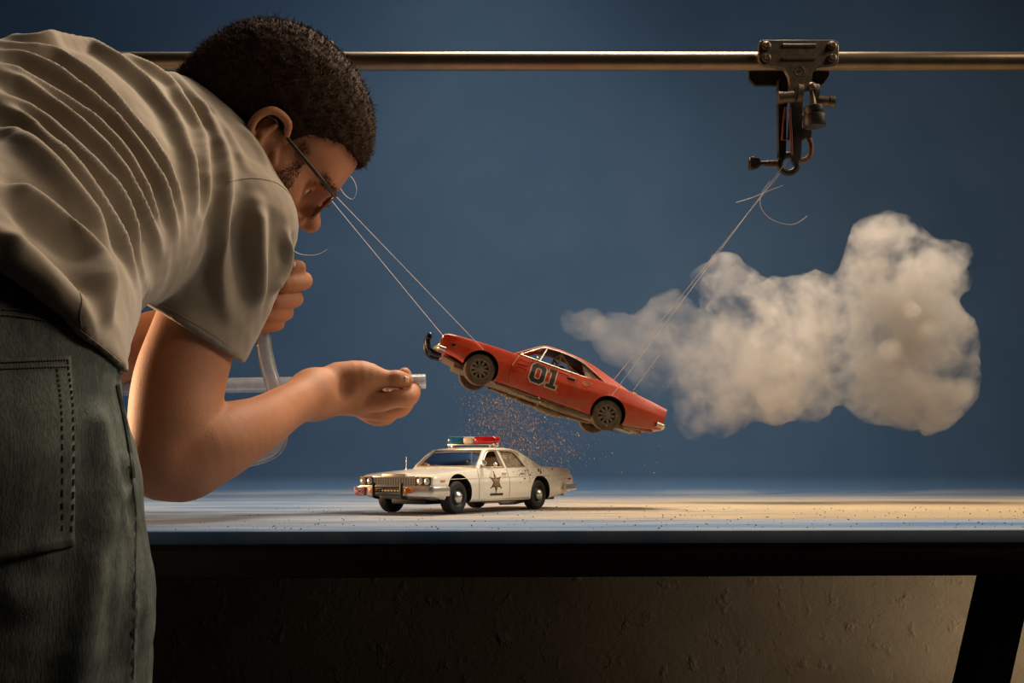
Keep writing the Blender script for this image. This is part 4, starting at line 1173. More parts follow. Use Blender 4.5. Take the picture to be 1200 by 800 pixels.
# left arm, mostly hidden
M_body.chain([(205, 205, 1.22, .055), (120, 250, 1.36, .05), (90, 340, 1.36, .044), (82, 422, 1.34, .041), (145, 410, 1.32, .037), (200, 394, 1.30, .034), (260, 374, 1.28, .0265), (290, 362, 1.27, .0245)], .03, 3)
# left fist round the hose below the mouth
M_body.chain([(290, 362, 1.27, .0245), (300, 354, 1.272, .0245), (304, 338, 1.275, .022)], .02)
for (kx, ky, r0, w) in ((355, 329, .0105, 0), (345, 350, .0102, 1), (335, 366, .0092, 2), (326, 379, .0081, 3)):
    M_body.chain([(306 - w, ky - 4, 1.285, .0118), (kx - 4, ky - 1, 1.276, r0), (kx - 2, ky + 1, 1.262, r0 * .98), (kx - 22, ky + 4, 1.242, r0 * .92), (kx - 36, ky + 3, 1.250, r0 * .85)], .002, 3)
M_body.chain([(302, 335, 1.265, .015), (322, 318, 1.255, .0118), (340, 314, 1.252, .0098), (350, 313, 1.256, .0082)], .006, 3)

def mat_skin():
    m = NT('skin'); v = m.coord()
    n1 = m.noise(v, 14, 5, 0.6); n2 = m.noise(v, 180, 4, 0.6); n3 = m.noise(v, 600, 2, 0.5)
    c = m.mix(m.smooth(n1, 0.3, 0.7), srgb(164, 110, 78), srgb(178, 122, 90))
    c = m.mix(m.math('MULTIPLY', m.smooth(n2, 0.62, 0.72), 0.25), c, srgb(140, 86, 58))
    m.set(Base_Color=c, Roughness=0.58, Subsurface_Weight=0.12, Subsurface_Scale=0.004, Subsurface_Radius=(1.0, 0.4, 0.2), Specular_IOR_Level=0.28)
    m.bump(m.math('ADD', m.math('MULTIPLY', n2, 0.6), n3), 0.22, 0.0012)
    return m.mat
def mat_cloth(name, c0, c1, rough=0.95, weave=900, bump=0.25, sheen=0.2):
    m = NT(name); v = m.coord()
    n1 = m.noise(v, 16, 5, 0.6); n2 = m.noise(v, weave, 3, 0.7)
    c = m.mix(m.smooth(n1, 0.3, 0.7), c0, c1)
    c = m.mix(m.math('MULTIPLY', m.smooth(n2, 0.4, 0.7), 0.25), c, tuple(x * .75 for x in c0[:3]) + (1,))
    m.set(Base_Color=c, Roughness=rough, Sheen_Weight=sheen, Sheen_Roughness=0.5, Specular_IOR_Level=0.15); m.bump(n2, bump, 0.0006)
    return m.mat
M_SKIN = mat_skin()
M_SHIRT = mat_cloth('taupe_jersey', srgb(138, 125, 109), srgb(150, 137, 121))
M_SHIRT_SEAM = mat_cloth('taupe_seam', srgb(140, 126, 110), srgb(154, 140, 122))
def mat_denim():
    m = NT('worn_denim'); v = m.coord(); vs = m.coord((1, 1, .25))
    n1 = m.noise(v, 12, 6, 0.62); n2 = m.noise(vs, 700, 3, 0.7); n3 = m.noise(vs, 90, 4, 0.6)
    c = m.mix(m.smooth(n1, 0.3, 0.7), srgb(60, 66, 66), srgb(96, 102, 96))
    c = m.mix(m.math('MULTIPLY', m.smooth(n3, 0.35, 0.7), 0.4), c, srgb(128, 132, 120))
    c = m.mix(m.math('MULTIPLY', m.smooth(n2, 0.4, 0.65), 0.4), c, srgb(44, 50, 54))
    m.set(Base_Color=c, Roughness=0.95, Specular_IOR_Level=0.1); m.bump(m.math('ADD', n2, n3), 0.5, 0.0012)
    return m.mat
M_DENIM = mat_denim()
M_STITCH = simple('brown_thread', srgb(84, 76, 58), 0.8)
def mat_hair():
    m = NT('dark_brown_hair'); v = m.coord(); n = m.noise(v, 260, 4, 0.6)
    m.set(Base_Color=m.ramp(n, [(0.3, srgb(34, 23, 16)), (0.7, srgb(72, 52, 37))]), Roughness=0.85, Specular_IOR_Level=0.12); return m.mat
M_HAIR = mat_hair()

person = empty('person', (-0.42, 0.78, 0.0))
POFF = np.array(person.location)
VB, QB = M_body.mesh(.0022)
VB = relax(VB, QB, 1, .4)
_sm = relax(VB, QB, 10, .5)
_w = (np.clip((1.262 - VB[:, 1]) / .02, 0, 1) * np.clip((1.10 - VB[:, 2]) / .03, 0, 1))[:, None]
VB = VB * (1 - _w) + _sm * _w
np_mesh('body', VB, QB, M_SKIN, person, 180, POFF)

# ---- finger nails
def patch_on(bvh, poly, lift, mat, name, parent, off, n=6, thick=.0006):
    """a quad patch given by four image corners, laid on a surface"""
    c = np.array(poly, float); vs = []; ok = True
    for i in range(n + 1):
        for j in range(n + 1):
            s, t = i / n, j / n
            q = (c[0] * (1 - s) + c[1] * s) * (1 - t) + (c[3] * (1 - s) + c[2] * s) * t
            h = cast(bvh, *q)
            if h is None: return None
            vs.append(h[0] + h[1] * lift)
    vs = np.array(vs); fs = [(i * (n + 1) + j, (i + 1) * (n + 1) + j, (i + 1) * (n + 1) + j + 1, i * (n + 1) + j + 1) for i in range(n) for j in range(n)]
    o = mesh_obj(name, vs, fs, mat, parent, 60, off)
    md = o.modifiers.new('thickness', 'SOLIDIFY'); md.thickness = thick; md.offset = 0
    return o
BB = bvh_of(VB, QB)
M_NAIL = simple('finger_nail', srgb(206, 158, 130), 0.3)
patch_on(BB, [(474, 440.5), (479, 441.5), (479, 448), (474, 448)], .0006, M_NAIL, 'finger_nail', person, POFF, 4)
patch_on(BB, [(339, 308), (346, 307), (346, 313), (339, 314)], .0006, M_NAIL, 'finger_nail', person, POFF, 4)

# ---- eyes
for sg in (1, -1):
    c = HD(.0785, .003, sg * .032)
    e = MB(); e.sphere(c, .0115, 16); eo = e.build('eyeball', simple('eye_white', srgb(206, 196, 184), 0.2), person, 60, POFF)
    MB().lathe([(.0056, .0100), (.0040, .0114), (0, .0118)], c, HF, 14).build('iris', simple('brown_iris', srgb(44, 26, 16), 0.15), eo, 60, POFF)

# ---- jeans
J = SDF()
J.chain([(6, 425, .79, .068), (12, 520, .79, .0775), (21, 600, .79, .081), (25, 680, .79, .0815), (22, 800, .79, .0795)], .02, 3)
J.chain([(8, 400, .775, .064), (-60, 395, .765, .078), (-140, 400, .77, .09)], .03)
hipR = P(25, 700, .79); kneeR = np.array([hipR[0] + .02, .80, .47]); ankR = np.array([hipR[0] + .02, .70, .10])
J.chain3([(hipR, .081), (kneeR, .072), (ankR, .066), (ankR - np.array([0, 0, .055]), .068)], .02)
J.chain([(-48, 540, .755, .088), (-38, 620, .765, .085), (-12, 720, .78, .08)], .04)
hipL = hipR + np.array([-.215, .0, .0])
J.chain3([(P(12, 425, .79) + np.array([-.20, .01, .02]), .078), (hipL + np.array([0, 0, .12]), .09), (hipL, .088), (np.array([hipL[0] - .02, .77, .47]), .072), (np.array([hipL[0] - .03, .66, .10]), .066), (np.array([hipL[0] - .03, .66, .045]), .068)], .02)
J.cone(P(12, 430, .80) + np.array([-.055, 0, 0]), .080, P(12, 430, .80) + np.array([-.20, 0, .02]), .09, .04)
J.cone(P(12, 540, .79) + np.array([-.05, 0, 0]), .085, P(12, 540, .79) + np.array([-.20, 0, 0]), .09, .03)

# ---- shirt
def plane_fn(pts, sign=1):
    a, b2, c = [np.asarray(x, np.float32) for x in pts]
    nrm = unit(np.cross(b2 - a, c - a)).astype(np.float32) * sign
    return lambda p: (p - a) @ nrm
hem = plane_fn([P(0, 334, .78), P(147, 442, .86), P(20, 372, 1.10)])
if hem(P(20, 520, .8)[None].astype(np.float32))[0] < 0: hem = plane_fn([P(147, 442, .86), P(0, 334, .78), P(20, 372, 1.10)])
S = SDF()
S.chain([(276, 264, 1.135, .060), (244, 224, 1.165, .066), (200, 180, 1.21, .072), (120, 161, 1.11, .085), (40, 158, 1.0, .085), (-60, 176, .93, .09)], .05)
S.chain([(200, 182, 1.22, .07), (110, 200, 1.34, .085), (20, 190, 1.20, .09), (-80, 230, 1.02, .10)], .06)
S.chain([(205, 215, 1.15, .070), (148, 250, 1.06, .080), (45, 268, .93, .083), (-10, 298, .85, .090), (-110, 330, .80, .10)], .06)
S.chain([(150, 250, 1.06, .075), (66, 312, .93, .066), (66, 368, .875, .046), (60, 420, .84, .046)], .04)
S.chain([(66, 368, .89, .046), (20, 372, .81, .062), (-40, 380, .77, .085)], .05)
S.chain([(276, 264, 1.135, .0605), (259, 318, 1.125, .0610), (234, 375, 1.110, .0570), (214, 420, 1.100, .0555)], .012, 3)
# the cloth lies round the hips above the hem
J0 = SDF(); J0.ops = list(J.ops)
S.ops.append(lambda p, d: smin(d, np.maximum(J0(p) - .006, -hem(p) - .11), .012))
# sleeve and hem ends
sl = plane_fn([P(185, 365, 1.115), P(272, 418, 1.115), P(228, 392, 1.30)])
if sl(P(228, 430, 1.1)[None].astype(np.float32))[0] < 0: sl = plane_fn([P(272, 418, 1.115), P(185, 365, 1.115), P(228, 392, 1.30)])
armc = P(240, 390, 1.11)
S.ops.append(lambda p, d: np.where(np.linalg.norm(p - armc.astype(np.float32), axis=1) < .13, smax(d, sl(p), .003), d))
S.keep(lambda p: hem(p) - 10 * np.clip(p[:, 1] - 1.02, 0, 9), .003)
VS, QS = S.mesh(.0027)
BS = bvh_of(VS, QS)
RIDGES = [
 [(0, 41), (37, 47), (75, 49), (97, 53), (116, 61), (142, 78), (169, 100), (187, 121), (202, 142), (217, 175), (226, 210), (229, 240), (222, 275)],
 [(66, 46), (105, 51), (139, 60), (165, 74), (200, 97), (212, 115), (225, 132), (236, 155), (242, 185), (244, 225), (240, 250), (226, 280)],
 [(150, 62), (175, 70), (200, 84), (232, 122), (250, 150), (262, 180), (266, 212), (263, 240), (260, 266), (260, 310), (263, 350), (276, 385)],
 [(0, 50), (37, 57), (64, 62), (84, 74), (112, 95), (135, 119), (156, 143), (178, 170), (200, 205), (213, 240), (214, 275)],
 [(0, 60), (28, 67), (66, 85), (103, 112), (131, 136), (150, 158), (170, 185), (190, 220), (203, 255), (208, 285)],
 [(0, 75), (24, 84), (56, 103), (88, 124), (116, 146), (145, 178), (168, 215), (184, 250), (196, 290)],
 [(0, 83), (28, 97), (62, 121), (94, 150), (126, 182), (148, 212), (165, 245), (182, 275), (190, 305)],
 [(0, 111), (37, 130), (66, 152), (97, 182), (121, 210), (140, 236), (153, 268), (162, 305), (178, 345)],
 [(0, 123), (34, 145), (75, 182), (95, 205), (115, 234), (135, 268), (152, 304), (165, 340)],
 [(0, 154), (25, 164), (52, 184), (79, 211), (99, 236), (119, 262), (128, 295)],
 [(0, 224), (29, 240), (67, 269), (97, 296), (112, 320), (119, 350), (126, 384)],
 [(0, 273), (34, 301), (67, 330), (90, 352), (115, 380)],
 [(0, 300), (40, 330), (80, 365), (118, 398)],
 [(302, 240), (304, 291), (304, 332), (299, 368)],
 [(336, 275), (337, 305), (328, 330), (315, 348)],
 [(285, 150), (305, 178), (318, 205)],
 [(245, 120), (272, 160), (290, 200)],
]
AMP = [.0085, .007, .008, .0075, .008, .0075, .0085, .008, .0085, .008, .013, .010, .007, .008, .006, .003, .003]
WID = [.0075, .006, .008, .0062, .0065, .006, .0068, .0072, .0075, .010, .012, .010, .008, .0085, .006, .006, .006]
NS = vnormals(VS, QS); disp = np.zeros(len(VS))
for line, am, wd in zip(RIDGES, AMP, WID):
    pts = []
    for q in smooth_path(line, 6):
        h = cast(BS, *q)
        if h is not None: pts.append(h[0])
    if len(pts) < 3: continue
    pts = np.array(pts); 
    near = np.where((VS > pts.min(0) - .06).all(1) & (VS < pts.max(0) + .06).all(1))[0]
    best = np.full(len(near), 9.0); bt = np.zeros(len(near))
    L = len(pts) - 1
    for i in range(L):
        a, b2 = pts[i], pts[i + 1]
        if np.linalg.norm(b2 - a) > .06: continue
        ab = b2 - a; t = np.clip(((VS[near] - a) @ ab) / (ab @ ab + 1e-12), 0, 1)
        d = np.linalg.norm(VS[near] - a - t[:, None] * ab, axis=1); u = d < best
        best[u] = d[u]; bt[u] = (i + t[u]) / L
    end = np.clip(np.minimum(bt * 6 + .35, (1 - bt) * 4), 0, 1)
    wd = wd * 1.2; crest = np.exp(-(best / wd) ** 2) - .45 * np.exp(-(best / (wd * 2.3)) ** 2)
    disp[near] += am * 2.2 * end * crest
disp += .0012 * vnoise(VS, 22, 5) + .0006 * vnoise(VS, 55, 6)
VS2 = VS + NS * disp[:, None]
VS2 = relax(VS2, QS, 2, .5)
shirt = np_mesh('shirt', VS2, QS, M_SHIRT, person, 180, POFF)
BS2 = bvh_of(VS2, QS)

def seam_on(bvh, line, r, mat, name, parent, off, lift=.0004, n=6, dash=None):
    pts = []
    for q in smooth_path(line, n):
        h = cast(bvh, *q)
        if h is not None: pts.append(h[0] + h[1] * lift)
    if len(pts) < 2: return None
    b = MB()
    if dash is None: b.tube(pts, r, 5)
    else:
        for i in range(0, len(pts) - 1, 2): b.tube(pts[i:i + 2], r, 5)
    return b.build(name, mat, parent, 60, off)
seam_on(BS2, [(266, 213), (280, 210), (300, 209), (325, 215), (345, 233)], .0005, M_SHIRT_SEAM, 'shoulder_seam', shirt, POFF, .0001)
seam_on(BS2, [(188, 357), (212, 370), (240, 386), (268, 405)], .0004, M_SHIRT_SEAM, 'sleeve_stitch', shirt, POFF, .0001)
seam_on(BS2, [(2, 320), (40, 345), (80, 376), (120, 407), (140, 424)], .0004, M_SHIRT_SEAM, 'hem_stitch', shirt, POFF, .0001)
seam_on(BS2, [(92, 338), (96, 352), (94, 368), (96, 385)], .0004, M_SHIRT_SEAM, 'side_seam', shirt, POFF, .0001)

# ---- jeans mesh
J.keep(lambda p: p[:, 2] - 1.06, .004)
# the trouser top ends under the shirt
jt = lambda p: -hem(p) - .055
J.ops.append(lambda p, d: smax(d, -hem(p) - .016, .004))
VJ, QJ = J.mesh(.0045)
NJ = vnormals(VJ, QJ)
BJ = bvh_of(VJ, QJ)
JR = [([(118, 500), (124, 560), (116, 640), (104, 720), (90, 800), (78, 860)], .010, .013), ([(150, 540), (160, 600), (158, 700), (155, 800)], .0035, .005),
      ([(135, 560), (140, 620), (136, 700)], .004, .008), ([(60, 650), (95, 640), (125, 610)], .004, .010), ([(20, 700), (60, 690), (100, 665)], .004, .012), ([(150, 575), (140, 590), (150, 620)], .004, .006)]
dj = np.zeros(len(VJ))
for line, am, wd in JR:
    pts = [cast(BJ, *q) for q in smooth_path(line, 6)]; pts = np.array([h[0] for h in pts if h is not None])
    if len(pts) < 3: continue
    d = np.min(np.linalg.norm(VJ[:, None, :] - pts[None, ::2, :], axis=2), axis=1) if len(VJ) < 40000 else np.min([np.linalg.norm(VJ - q, axis=1) for q in pts], axis=0)
    dj += am * (np.exp(-(d / wd) ** 2) - .3 * np.exp(-(d / (2.3 * wd)) ** 2))
dj += .0018 * vnoise(VJ, 14, 8) + .0009 * vnoise(VJ, 40, 9)
VJ = VJ + NJ * dj[:, None]
jeans = np_mesh('jeans', VJ, QJ, M_DENIM, person, 180, POFF)
BJ = bvh_of(VJ, QJ)
pk = patch_on(BJ, [(-60, 424), (80, 418), (86, 640), (-60, 668)], .0016, M_DENIM, 'back_pocket', jeans, POFF, 22, .003)
for line in ([(-50, 429), (78, 423)], [(-50, 437), (79, 431)], [(76, 424), (82, 500), (82, 630)], [(64, 434), (69, 500), (70, 628)]):
    seam_on(BJ, [line[0]] + [tuple(np.array(line[0]) * (1 - t) + np.array(line[-1]) * t) for t in (.25, .5, .75)] + [line[-1]] if len(line) == 2 else line, .0007, M_STITCH, 'pocket_stitch', jeans, POFF, .0034, 20, True)
for line in ([(152, 545), (159, 600), (158, 680), (156, 795)],):
    seam_on(BJ, line, .0018, M_DENIM, 'side_seam', jeans, POFF, -.0011, 10)
for line in ([(-20, 362), (20, 364), (48, 368)], [(-20, 368), (20, 371), (52, 376)]):
    seam_on(BJ, line, .0007, M_STITCH, 'waistband_stitch', jeans, POFF, .0006, 14, True)
seam_on(BJ, [(136, 450), (142, 480), (150, 520), (155, 560)], .0018, M_DENIM, 'side_pocket_edge', jeans, POFF, .0006, 8)

# ---- shoes
for hx, hy in ((ankR[0], ankR[1]), (hipL[0] - .03, .66)):
    sh = SDF(); sh.chain3([(np.array([hx, hy - .05, .045]), .042), (np.array([hx + .02, hy + .06, .042]), .044), (np.array([hx + .04, hy + .17, .034]), .036)], .03)
    sh.cone(np.array([hx, hy - .01, .09]), .045, np.array([hx, hy - .01, .12]), .045, .02); sh.keep(lambda p: -p[:, 2] + .004, .003)
    v, q = sh.mesh(.006); np_mesh('shoe', v, q, M_BLACK, person, 180, POFF)

# ---- hair: a lumpy cap with short strands
def ub(f): return np.interp(f, [-.15, -.06, -.030, -.016, .0, .018, .034, .046, .060, .080, .11], [-.075, -.070, -.050, -.020, .036, .020, .016, .040, .052, .064, .066])
HC = SDF(); HC.ell(HD(.006, .052), HAX, (.105, .087, .081), .01); HC.ell(HD(.050, .062), HAX, (.054, .048, .062), .02); HC.ell(HD(-.045, .005), HAX, (.055, .062, .062), .03); HC.ell(HD(-.050, -.035), HAX, (.035, .04, .045), .03)
def hair_region(p):
    h = hcoord(p); return (ub(h[:, 0]) - h[:, 1]).astype(np.float32) * .8
HC.keep(hair_region, .006)
HC.warp(lambda p: (.0016 * vnoise(p, 60, 11) + .0013 * vnoise(p, 130, 12)).astype(np.float32))
VH, QH = HC.mesh(.0026)
NH = vnormals(VH, QH)
def strands(V, N, n, length, seed, wid=.00045, bend=.6, flat=0.45, comb=None):
    r = np.random.default_rng(seed); idx = r.integers(0, len(V), n); vs = []; fs = []
    t1 = r.normal(size=(n, 3)); t2 = r.normal(size=(n, 3))
    b0 = V[idx] - N[idx] * .001; d = N[idx] * flat + t1 * .35 + (0 if comb is None else comb)
    d /= np.linalg.norm(d, axis=1)[:, None]; ln = length * (.5 + .7 * r.random(n))[:, None]
    mid = b0 + d * ln * .5; d2 = d + t2 * bend; d2 /= np.linalg.norm(d2, axis=1)[:, None]; tip = mid + d2 * ln * .55
    s = np.cross(d, t1 + .01); s /= np.linalg.norm(s, axis=1)[:, None] + 1e-9; s *= wid
    V5 = np.stack([b0 - s, b0 + s, mid + s * .8, mid - s * .8, tip + s * .25, tip - s * .25], 1).reshape(-1, 3)
    k = np.arange(n)[:, None] * 6
    F = np.concatenate([k + np.array([0, 1, 2, 3]), k + np.array([3, 2, 4, 5])])
    return V5, F
vs1, f1 = strands(VH, NH, 30000, .0075, 21, bend=1.3, flat=.35, comb=-HF * .2)
vs2, f2 = strands(VH, NH, 500, .015, 22, .0003, bend=1.2, flat=.6)
np_mesh('hair', np.concatenate([VH, vs1, vs2]), np.concatenate([QH, f1 + len(VH), f2 + len(VH) + len(vs1)]), M_HAIR, person, 180, POFF)
# beard and side whiskers
hb = hcoord(VB.astype(np.float32)); fB, uB = hb[:, 0], hb[:, 1]
side = np.abs(hb[:, 2])
NB = vnormals(VB, QB)
ear_d = np.minimum(np.linalg.norm(VB - HD(.028, .004, .072), axis=1), np.linalg.norm(VB - HD(.028, .004, -.072), axis=1))
brd = (ear_d > .026) & (side < .085) & (uB > -.115) & (
      ((fB > .046) & (fB < .115) & (uB < np.interp(fB, [.044, .060, .070, .080, .092, .112], [.036, .030, -.004, -.040, -.058, -.064]))) | ((fB > .0) & (fB <= .046) & (uB < -.034)))
ib = np.where(brd)[0]
mus = (fB > .09) & (uB < -.043) & (uB > -.055) & (side < .028); im = np.where(mus)[0]
brw = (fB > .075) & (uB > .018) & (uB < .028) & (side > .010) & (side < .050); iw = np.where(brw)[0]
sets = []
for ii, n, ln, sd in ((ib, 20000, .0045, 31), (im, 700, .007, 32), (iw, 500, .006, 33)):
    if len(ii): sets.append(strands(VB[ii], NB[ii], n, ln, sd, .0004, .5, .5, (-HU * .5 if sd != 33 else HR * 0)))
v0 = 0; vv = []; ff = []
for a, f in sets: vv.append(a); ff.append(f + v0); v0 += len(a)
np_mesh('beard', np.concatenate(vv), np.concatenate(ff), M_HAIR, person, 180, POFF)
tag(person, 'bearded man in a taupe T-shirt and jeans leaning over the table, blowing through a hose', 'person')

# ---- glasses
gl = empty('eyeglasses', tuple(HD(.10, .006, 0))); GOFF = np.array(gl.location)
M_FRAME = simple('tortoise_frame', srgb(96, 40, 18), 0.25, 0, 0.5, 120)
M_TEMPLE = simple('grey_temple', srgb(58, 54, 48), 0.3, 0.4, 0.1)
for sg in (1, -1):
    ring = [HD(.112 - .05 * max(0, abs(math.cos(a) * .026 + .034) - .035) * 1.2, .002 + .019 * math.sin(a) * (1 if abs(math.sin(a)) < .8 else .97), sg * (.034 + .026 * math.cos(a))) for a in np.linspace(0, 2 * PI, 28, endpoint=False)]
    MB().tube(ring, .0022, 7, closed=True).build('frame_rim', M_FRAME, gl, 60, GOFF)
    MB().add(ring, [tuple(range(28))]).build('lens', mat_glass('lens_glass_%s' % ('r' if sg > 0 else 'l'), (.95, .95, .95, 1), 0.02, 0.0), gl, None, GOFF)
    MB().tube([HD(.110, .016, sg * .060), HD(.106, .016, sg * .072), HD(.07, .018, sg * .079), HD(.01, .022, sg * .080), HD(-.006, .020, sg * .079)], [.0022, .0024, .0022, .002, .002], 7).build('temple', M_TEMPLE, gl, 60, GOFF)
MB().tube([HD(.113, .006, -.009), HD(.116, .009, 0), HD(.113, .006, .009)], .002, 6).build('bridge', M_FRAME, gl, 60, GOFF)
tag(gl, 'eyeglasses with a reddish brown frame worn by the man', 'glasses')
# ------------------------------------------------------------------ rail, clamps, threads
RY = 1.42
M_STEEL = simple('brushed_steel_tube', srgb(128, 112, 92), 0.32, 0.8, 0.15, 40)
M_IRON = simple('worn_dark_iron', srgb(104, 90, 74), 0.42, 0.6, 0.3, 140, 0.2)
M_IRON_DARK = simple('blackened_iron', srgb(44, 36, 30), 0.5, 0.4, 0.35, 120, 0.2)
M_RUST = simple('rusty_iron', srgb(112, 62, 36), 0.7, 0.3, 0.4, 160, 0.2)
rail_z = float(P(600, 72, RY)[2]); rail_r = .0122

stand = empty('crossbar_stand', (0, RY, 0)); SO = np.array(stand.location)
MB().tube([(-1.32, RY, rail_z), (1.32, RY, rail_z)], rail_r, 24).build('crossbar', M_STEEL, stand, 50, SO)
for sg in (-1, 1):
    MB().tube([(sg * 1.30, RY, 0.02), (sg * 1.30, RY, rail_z + .03)], .016, 16).build('upright', M_STEEL, stand, 50, SO)
    for a in (0.5, 2.6, 4.7):
        MB().tube([(sg * 1.30, RY, .32), (sg * 1.30 + .30 * math.cos(a), RY + .30 * math.sin(a), .008)], .009, 10).build('foot', M_STEEL, stand, 50, SO)
tag(stand, 'round steel crossbar on uprights above the set', 'stand')

def make_clamp(dx, label):
    root = empty('pipe_clamp', tuple(P(930 + dx, 72, RY))); OF = np.array(root.location)
    def q(x, y, d): return P(930, 72, RY) * 0 + P(x, y, RY) * np.array([1, 0, 1]) + np.array([0, RY + d, 0]) - P(930, 72, RY) * np.array([1, 0, 0]) + np.array([OF[0], 0, 0])
    def slab(poly, d0, d1, mat, name, parent=root, bev=0.0008):
        n = len(poly); vs = [q(x, y, d0) for x, y in poly] + [q(x, y, d1) for x, y in poly]
        fs = [tuple(range(n)), tuple(range(n, 2 * n))[::-1]] + [(i, n + i, n + (i + 1) % n, (i + 1) % n) for i in range(n)]
        o = mesh_obj(name, vs, fs, mat, parent, 30, OF)
        bm = bmesh.new(); bm.from_mesh(o.data); bmesh.ops.recalc_face_normals(bm, faces=bm.faces[:]); 
        if bev: bmesh.ops.bevel(bm, geom=bm.edges[:], offset=bev, segments=2, affect='EDGES', clamp_overlap=True)
        bm.to_mesh(o.data); bm.free(); return o
    # back half of the saddle, seen under the bar
    slab([(880, 56), (976, 56), (976, 84), (968, 94), (955, 96), (888, 96), (880, 88)], .014, .020, M_IRON_DARK, 'back_plate')
    # T-shaped front plate
    plate = [(888, 53), (974, 53), (978, 57), (978, 78), (974, 83), (955, 84.5), (948, 90), (946, 112), (921, 112), (919, 96), (914, 87), (906, 84.5), (889, 83), (885, 78), (885, 57)]
    fp = slab(plate, -.020, -.014, M_IRON, 'front_plate', root, .0012)
    for yy in (60, 75):
        MB().tube([q(913, yy, -.0205), q(951, yy, -.0205)], .0022, 8).build('plate_rib', M_IRON, fp, 50, OF)
    ring = [q(932.5 + 5.5 * math.cos(a), 90 + 5.5 * math.sin(a), -.0202) for a in np.linspace(0, 2 * PI, 20, endpoint=False)]
    MB().tube(ring, .0005, 5, closed=True).tube([q(929, 90, -.0202), q(935, 88, -.0202), q(929, 93, -.0202)], .0005, 5).build('maker_mark', M_IRON, fp, 50, OF)
    for x in (894, 970):
        for y in (60.5, 74.5):
            c = q(x, y, -.020)
            MB().lathe([(.0058, 0), (.0058, .0022), (.0050, .0030), (.0034, .0032), (.0034, .0060), (.0026, .0068), (0, .0068)], c, (0, -1, 0), 16).build('bolt', M_IRON, root, 40, OF)
            MB().tube([q(x, y, -.014), q(x, y, .016)], .003, 8).build('bolt_shank', M_IRON_DARK, root, 40, OF)
    # jaw below the plate: two straps, ring and hook
    slab([(911, 94), (922, 92), (923, 110), (921, 130), (920, 182), (914, 190), (911, 182)], -.006, .006, M_IRON_DARK, 'jaw_strap')
    slab([(927, 108), (941, 108), (940, 150), (938, 185), (933, 196), (928, 186)], -.004, .010, M_IRON_DARK, 'jaw_strap')
    MB().tube([q(919, 128, -.008), q(917, 140, -.008), q(915, 166, -.008), q(922, 166, -.008), q(924, 140, -.008)], .0016, 8).build('jaw_spring', M_RUST, root, 50, OF)
    MB().tube([q(923, 130, -.010), q(925, 160, -.010), q(926, 184, -.009)], .0016, 8).build('jaw_rod', M_RUST, root, 50, OF)
    ring = [q(924 + 10.5 * math.cos(a), 192 + 10.5 * math.sin(a), 0) for a in np.linspace(0, 2 * PI, 28, endpoint=False)]
    MB().tube(ring, .0042, 10, closed=True).build('jaw_ring', M_IRON_DARK, root, 50, OF)
    MB().tube(smooth_path([q(936, 164, 0), q(945, 160, 0), q(950.5, 168, 0), q(950, 180, 0), q(944, 186.5, 0), q(932, 188, 0)], 5), .0030, 8).build('jaw_hook', M_RUST, root, 50, OF)
    slab([(940, 150), (951, 150), (950, 162), (944, 160), (938, 165)], -.004, .004, M_IRON_DARK, 'hook_plate')
    # screw at the left
    MB().tube([q(889, 191, 0), q(914, 191.5, 0)], .0030, 10).build('screw', M_IRON_DARK, root, 50, OF)
    hel = [q(898 + 14 * t / 60, 191.2 + 3.4 * math.sin(t * .75), 0) + np.array([0, .0036 * math.cos(t * .75), 0]) for t in range(60)]
    MB().tube(hel, .0006, 5).build('screw_thread', M_RUST, root, 50, OF)
    slab([(877, 184), (884, 184.5), (891, 187.5), (891, 196), (886, 197), (884, 199), (877, 198.5)], -.006, .006, M_IRON_DARK, 'screw_handle', root, .0018)
    # swivel: cross pin, boss, ball, stem and knob
    MB().tube([q(924, 121, -.026), q(910, 122, -.026)], .0072, 16).tube([q(911.5, 122, -.026), q(906, 122.3, -.026)], .0080, 16).build('pin_head', M_IRON, root, 40, OF)
    MB().tube([q(946, 124.5, -.026), q(968, 126.5, -.026)], .0062, 16).tube([q(965, 126.2, -.026), q(971, 126.8, -.026)], .0074, 16).build('pin_end', M_IRON, root, 40, OF)
    for x, r in ((931, .0115), (949, .0120)):
        MB().lathe([(.004, -.003), (r, -.003), (r, .003), (.004, .003)], q(x, 117, -.026), unit(q(x + 6, 117.6, -.026) - q(x, 117, -.026)), 22).build('swivel_cheek', M_IRON, root, 40, OF)
    MB().sphere(q(943, 112, -.034), .0062, 16).build('swivel_ball', M_IRON, root, 60, OF)
    ax = unit(q(946, 150, -.034) - q(943, 112, -.034)); c0 = q(943.4, 117, -.034)
    MB().lathe([(.0026, 0), (.0038, .010), (.0048, .018), (.0060, .020)], c0, ax, 14).build('stem', M_IRON, root, 50, OF)
    MB().lathe([(.0105, .0195), (.0124, .0205), (.0124, .0275), (.0112, .029), (.0110, .030), (.0140, .0315), (.0142, .0440), (.0125, .0462), (0, .0462)], c0, ax, 28).build('knob', M_IRON_DARK, root, 40, OF)
    tag(root, label, 'clamp')
    return root, q
clamp_r, qr = make_clamp(0, 'rusty pipe clamp with a knurled knob on the bar, well clear of the man')
clamp_l, ql = make_clamp(-584, 'rusty pipe clamp on the bar behind the man\'s head')

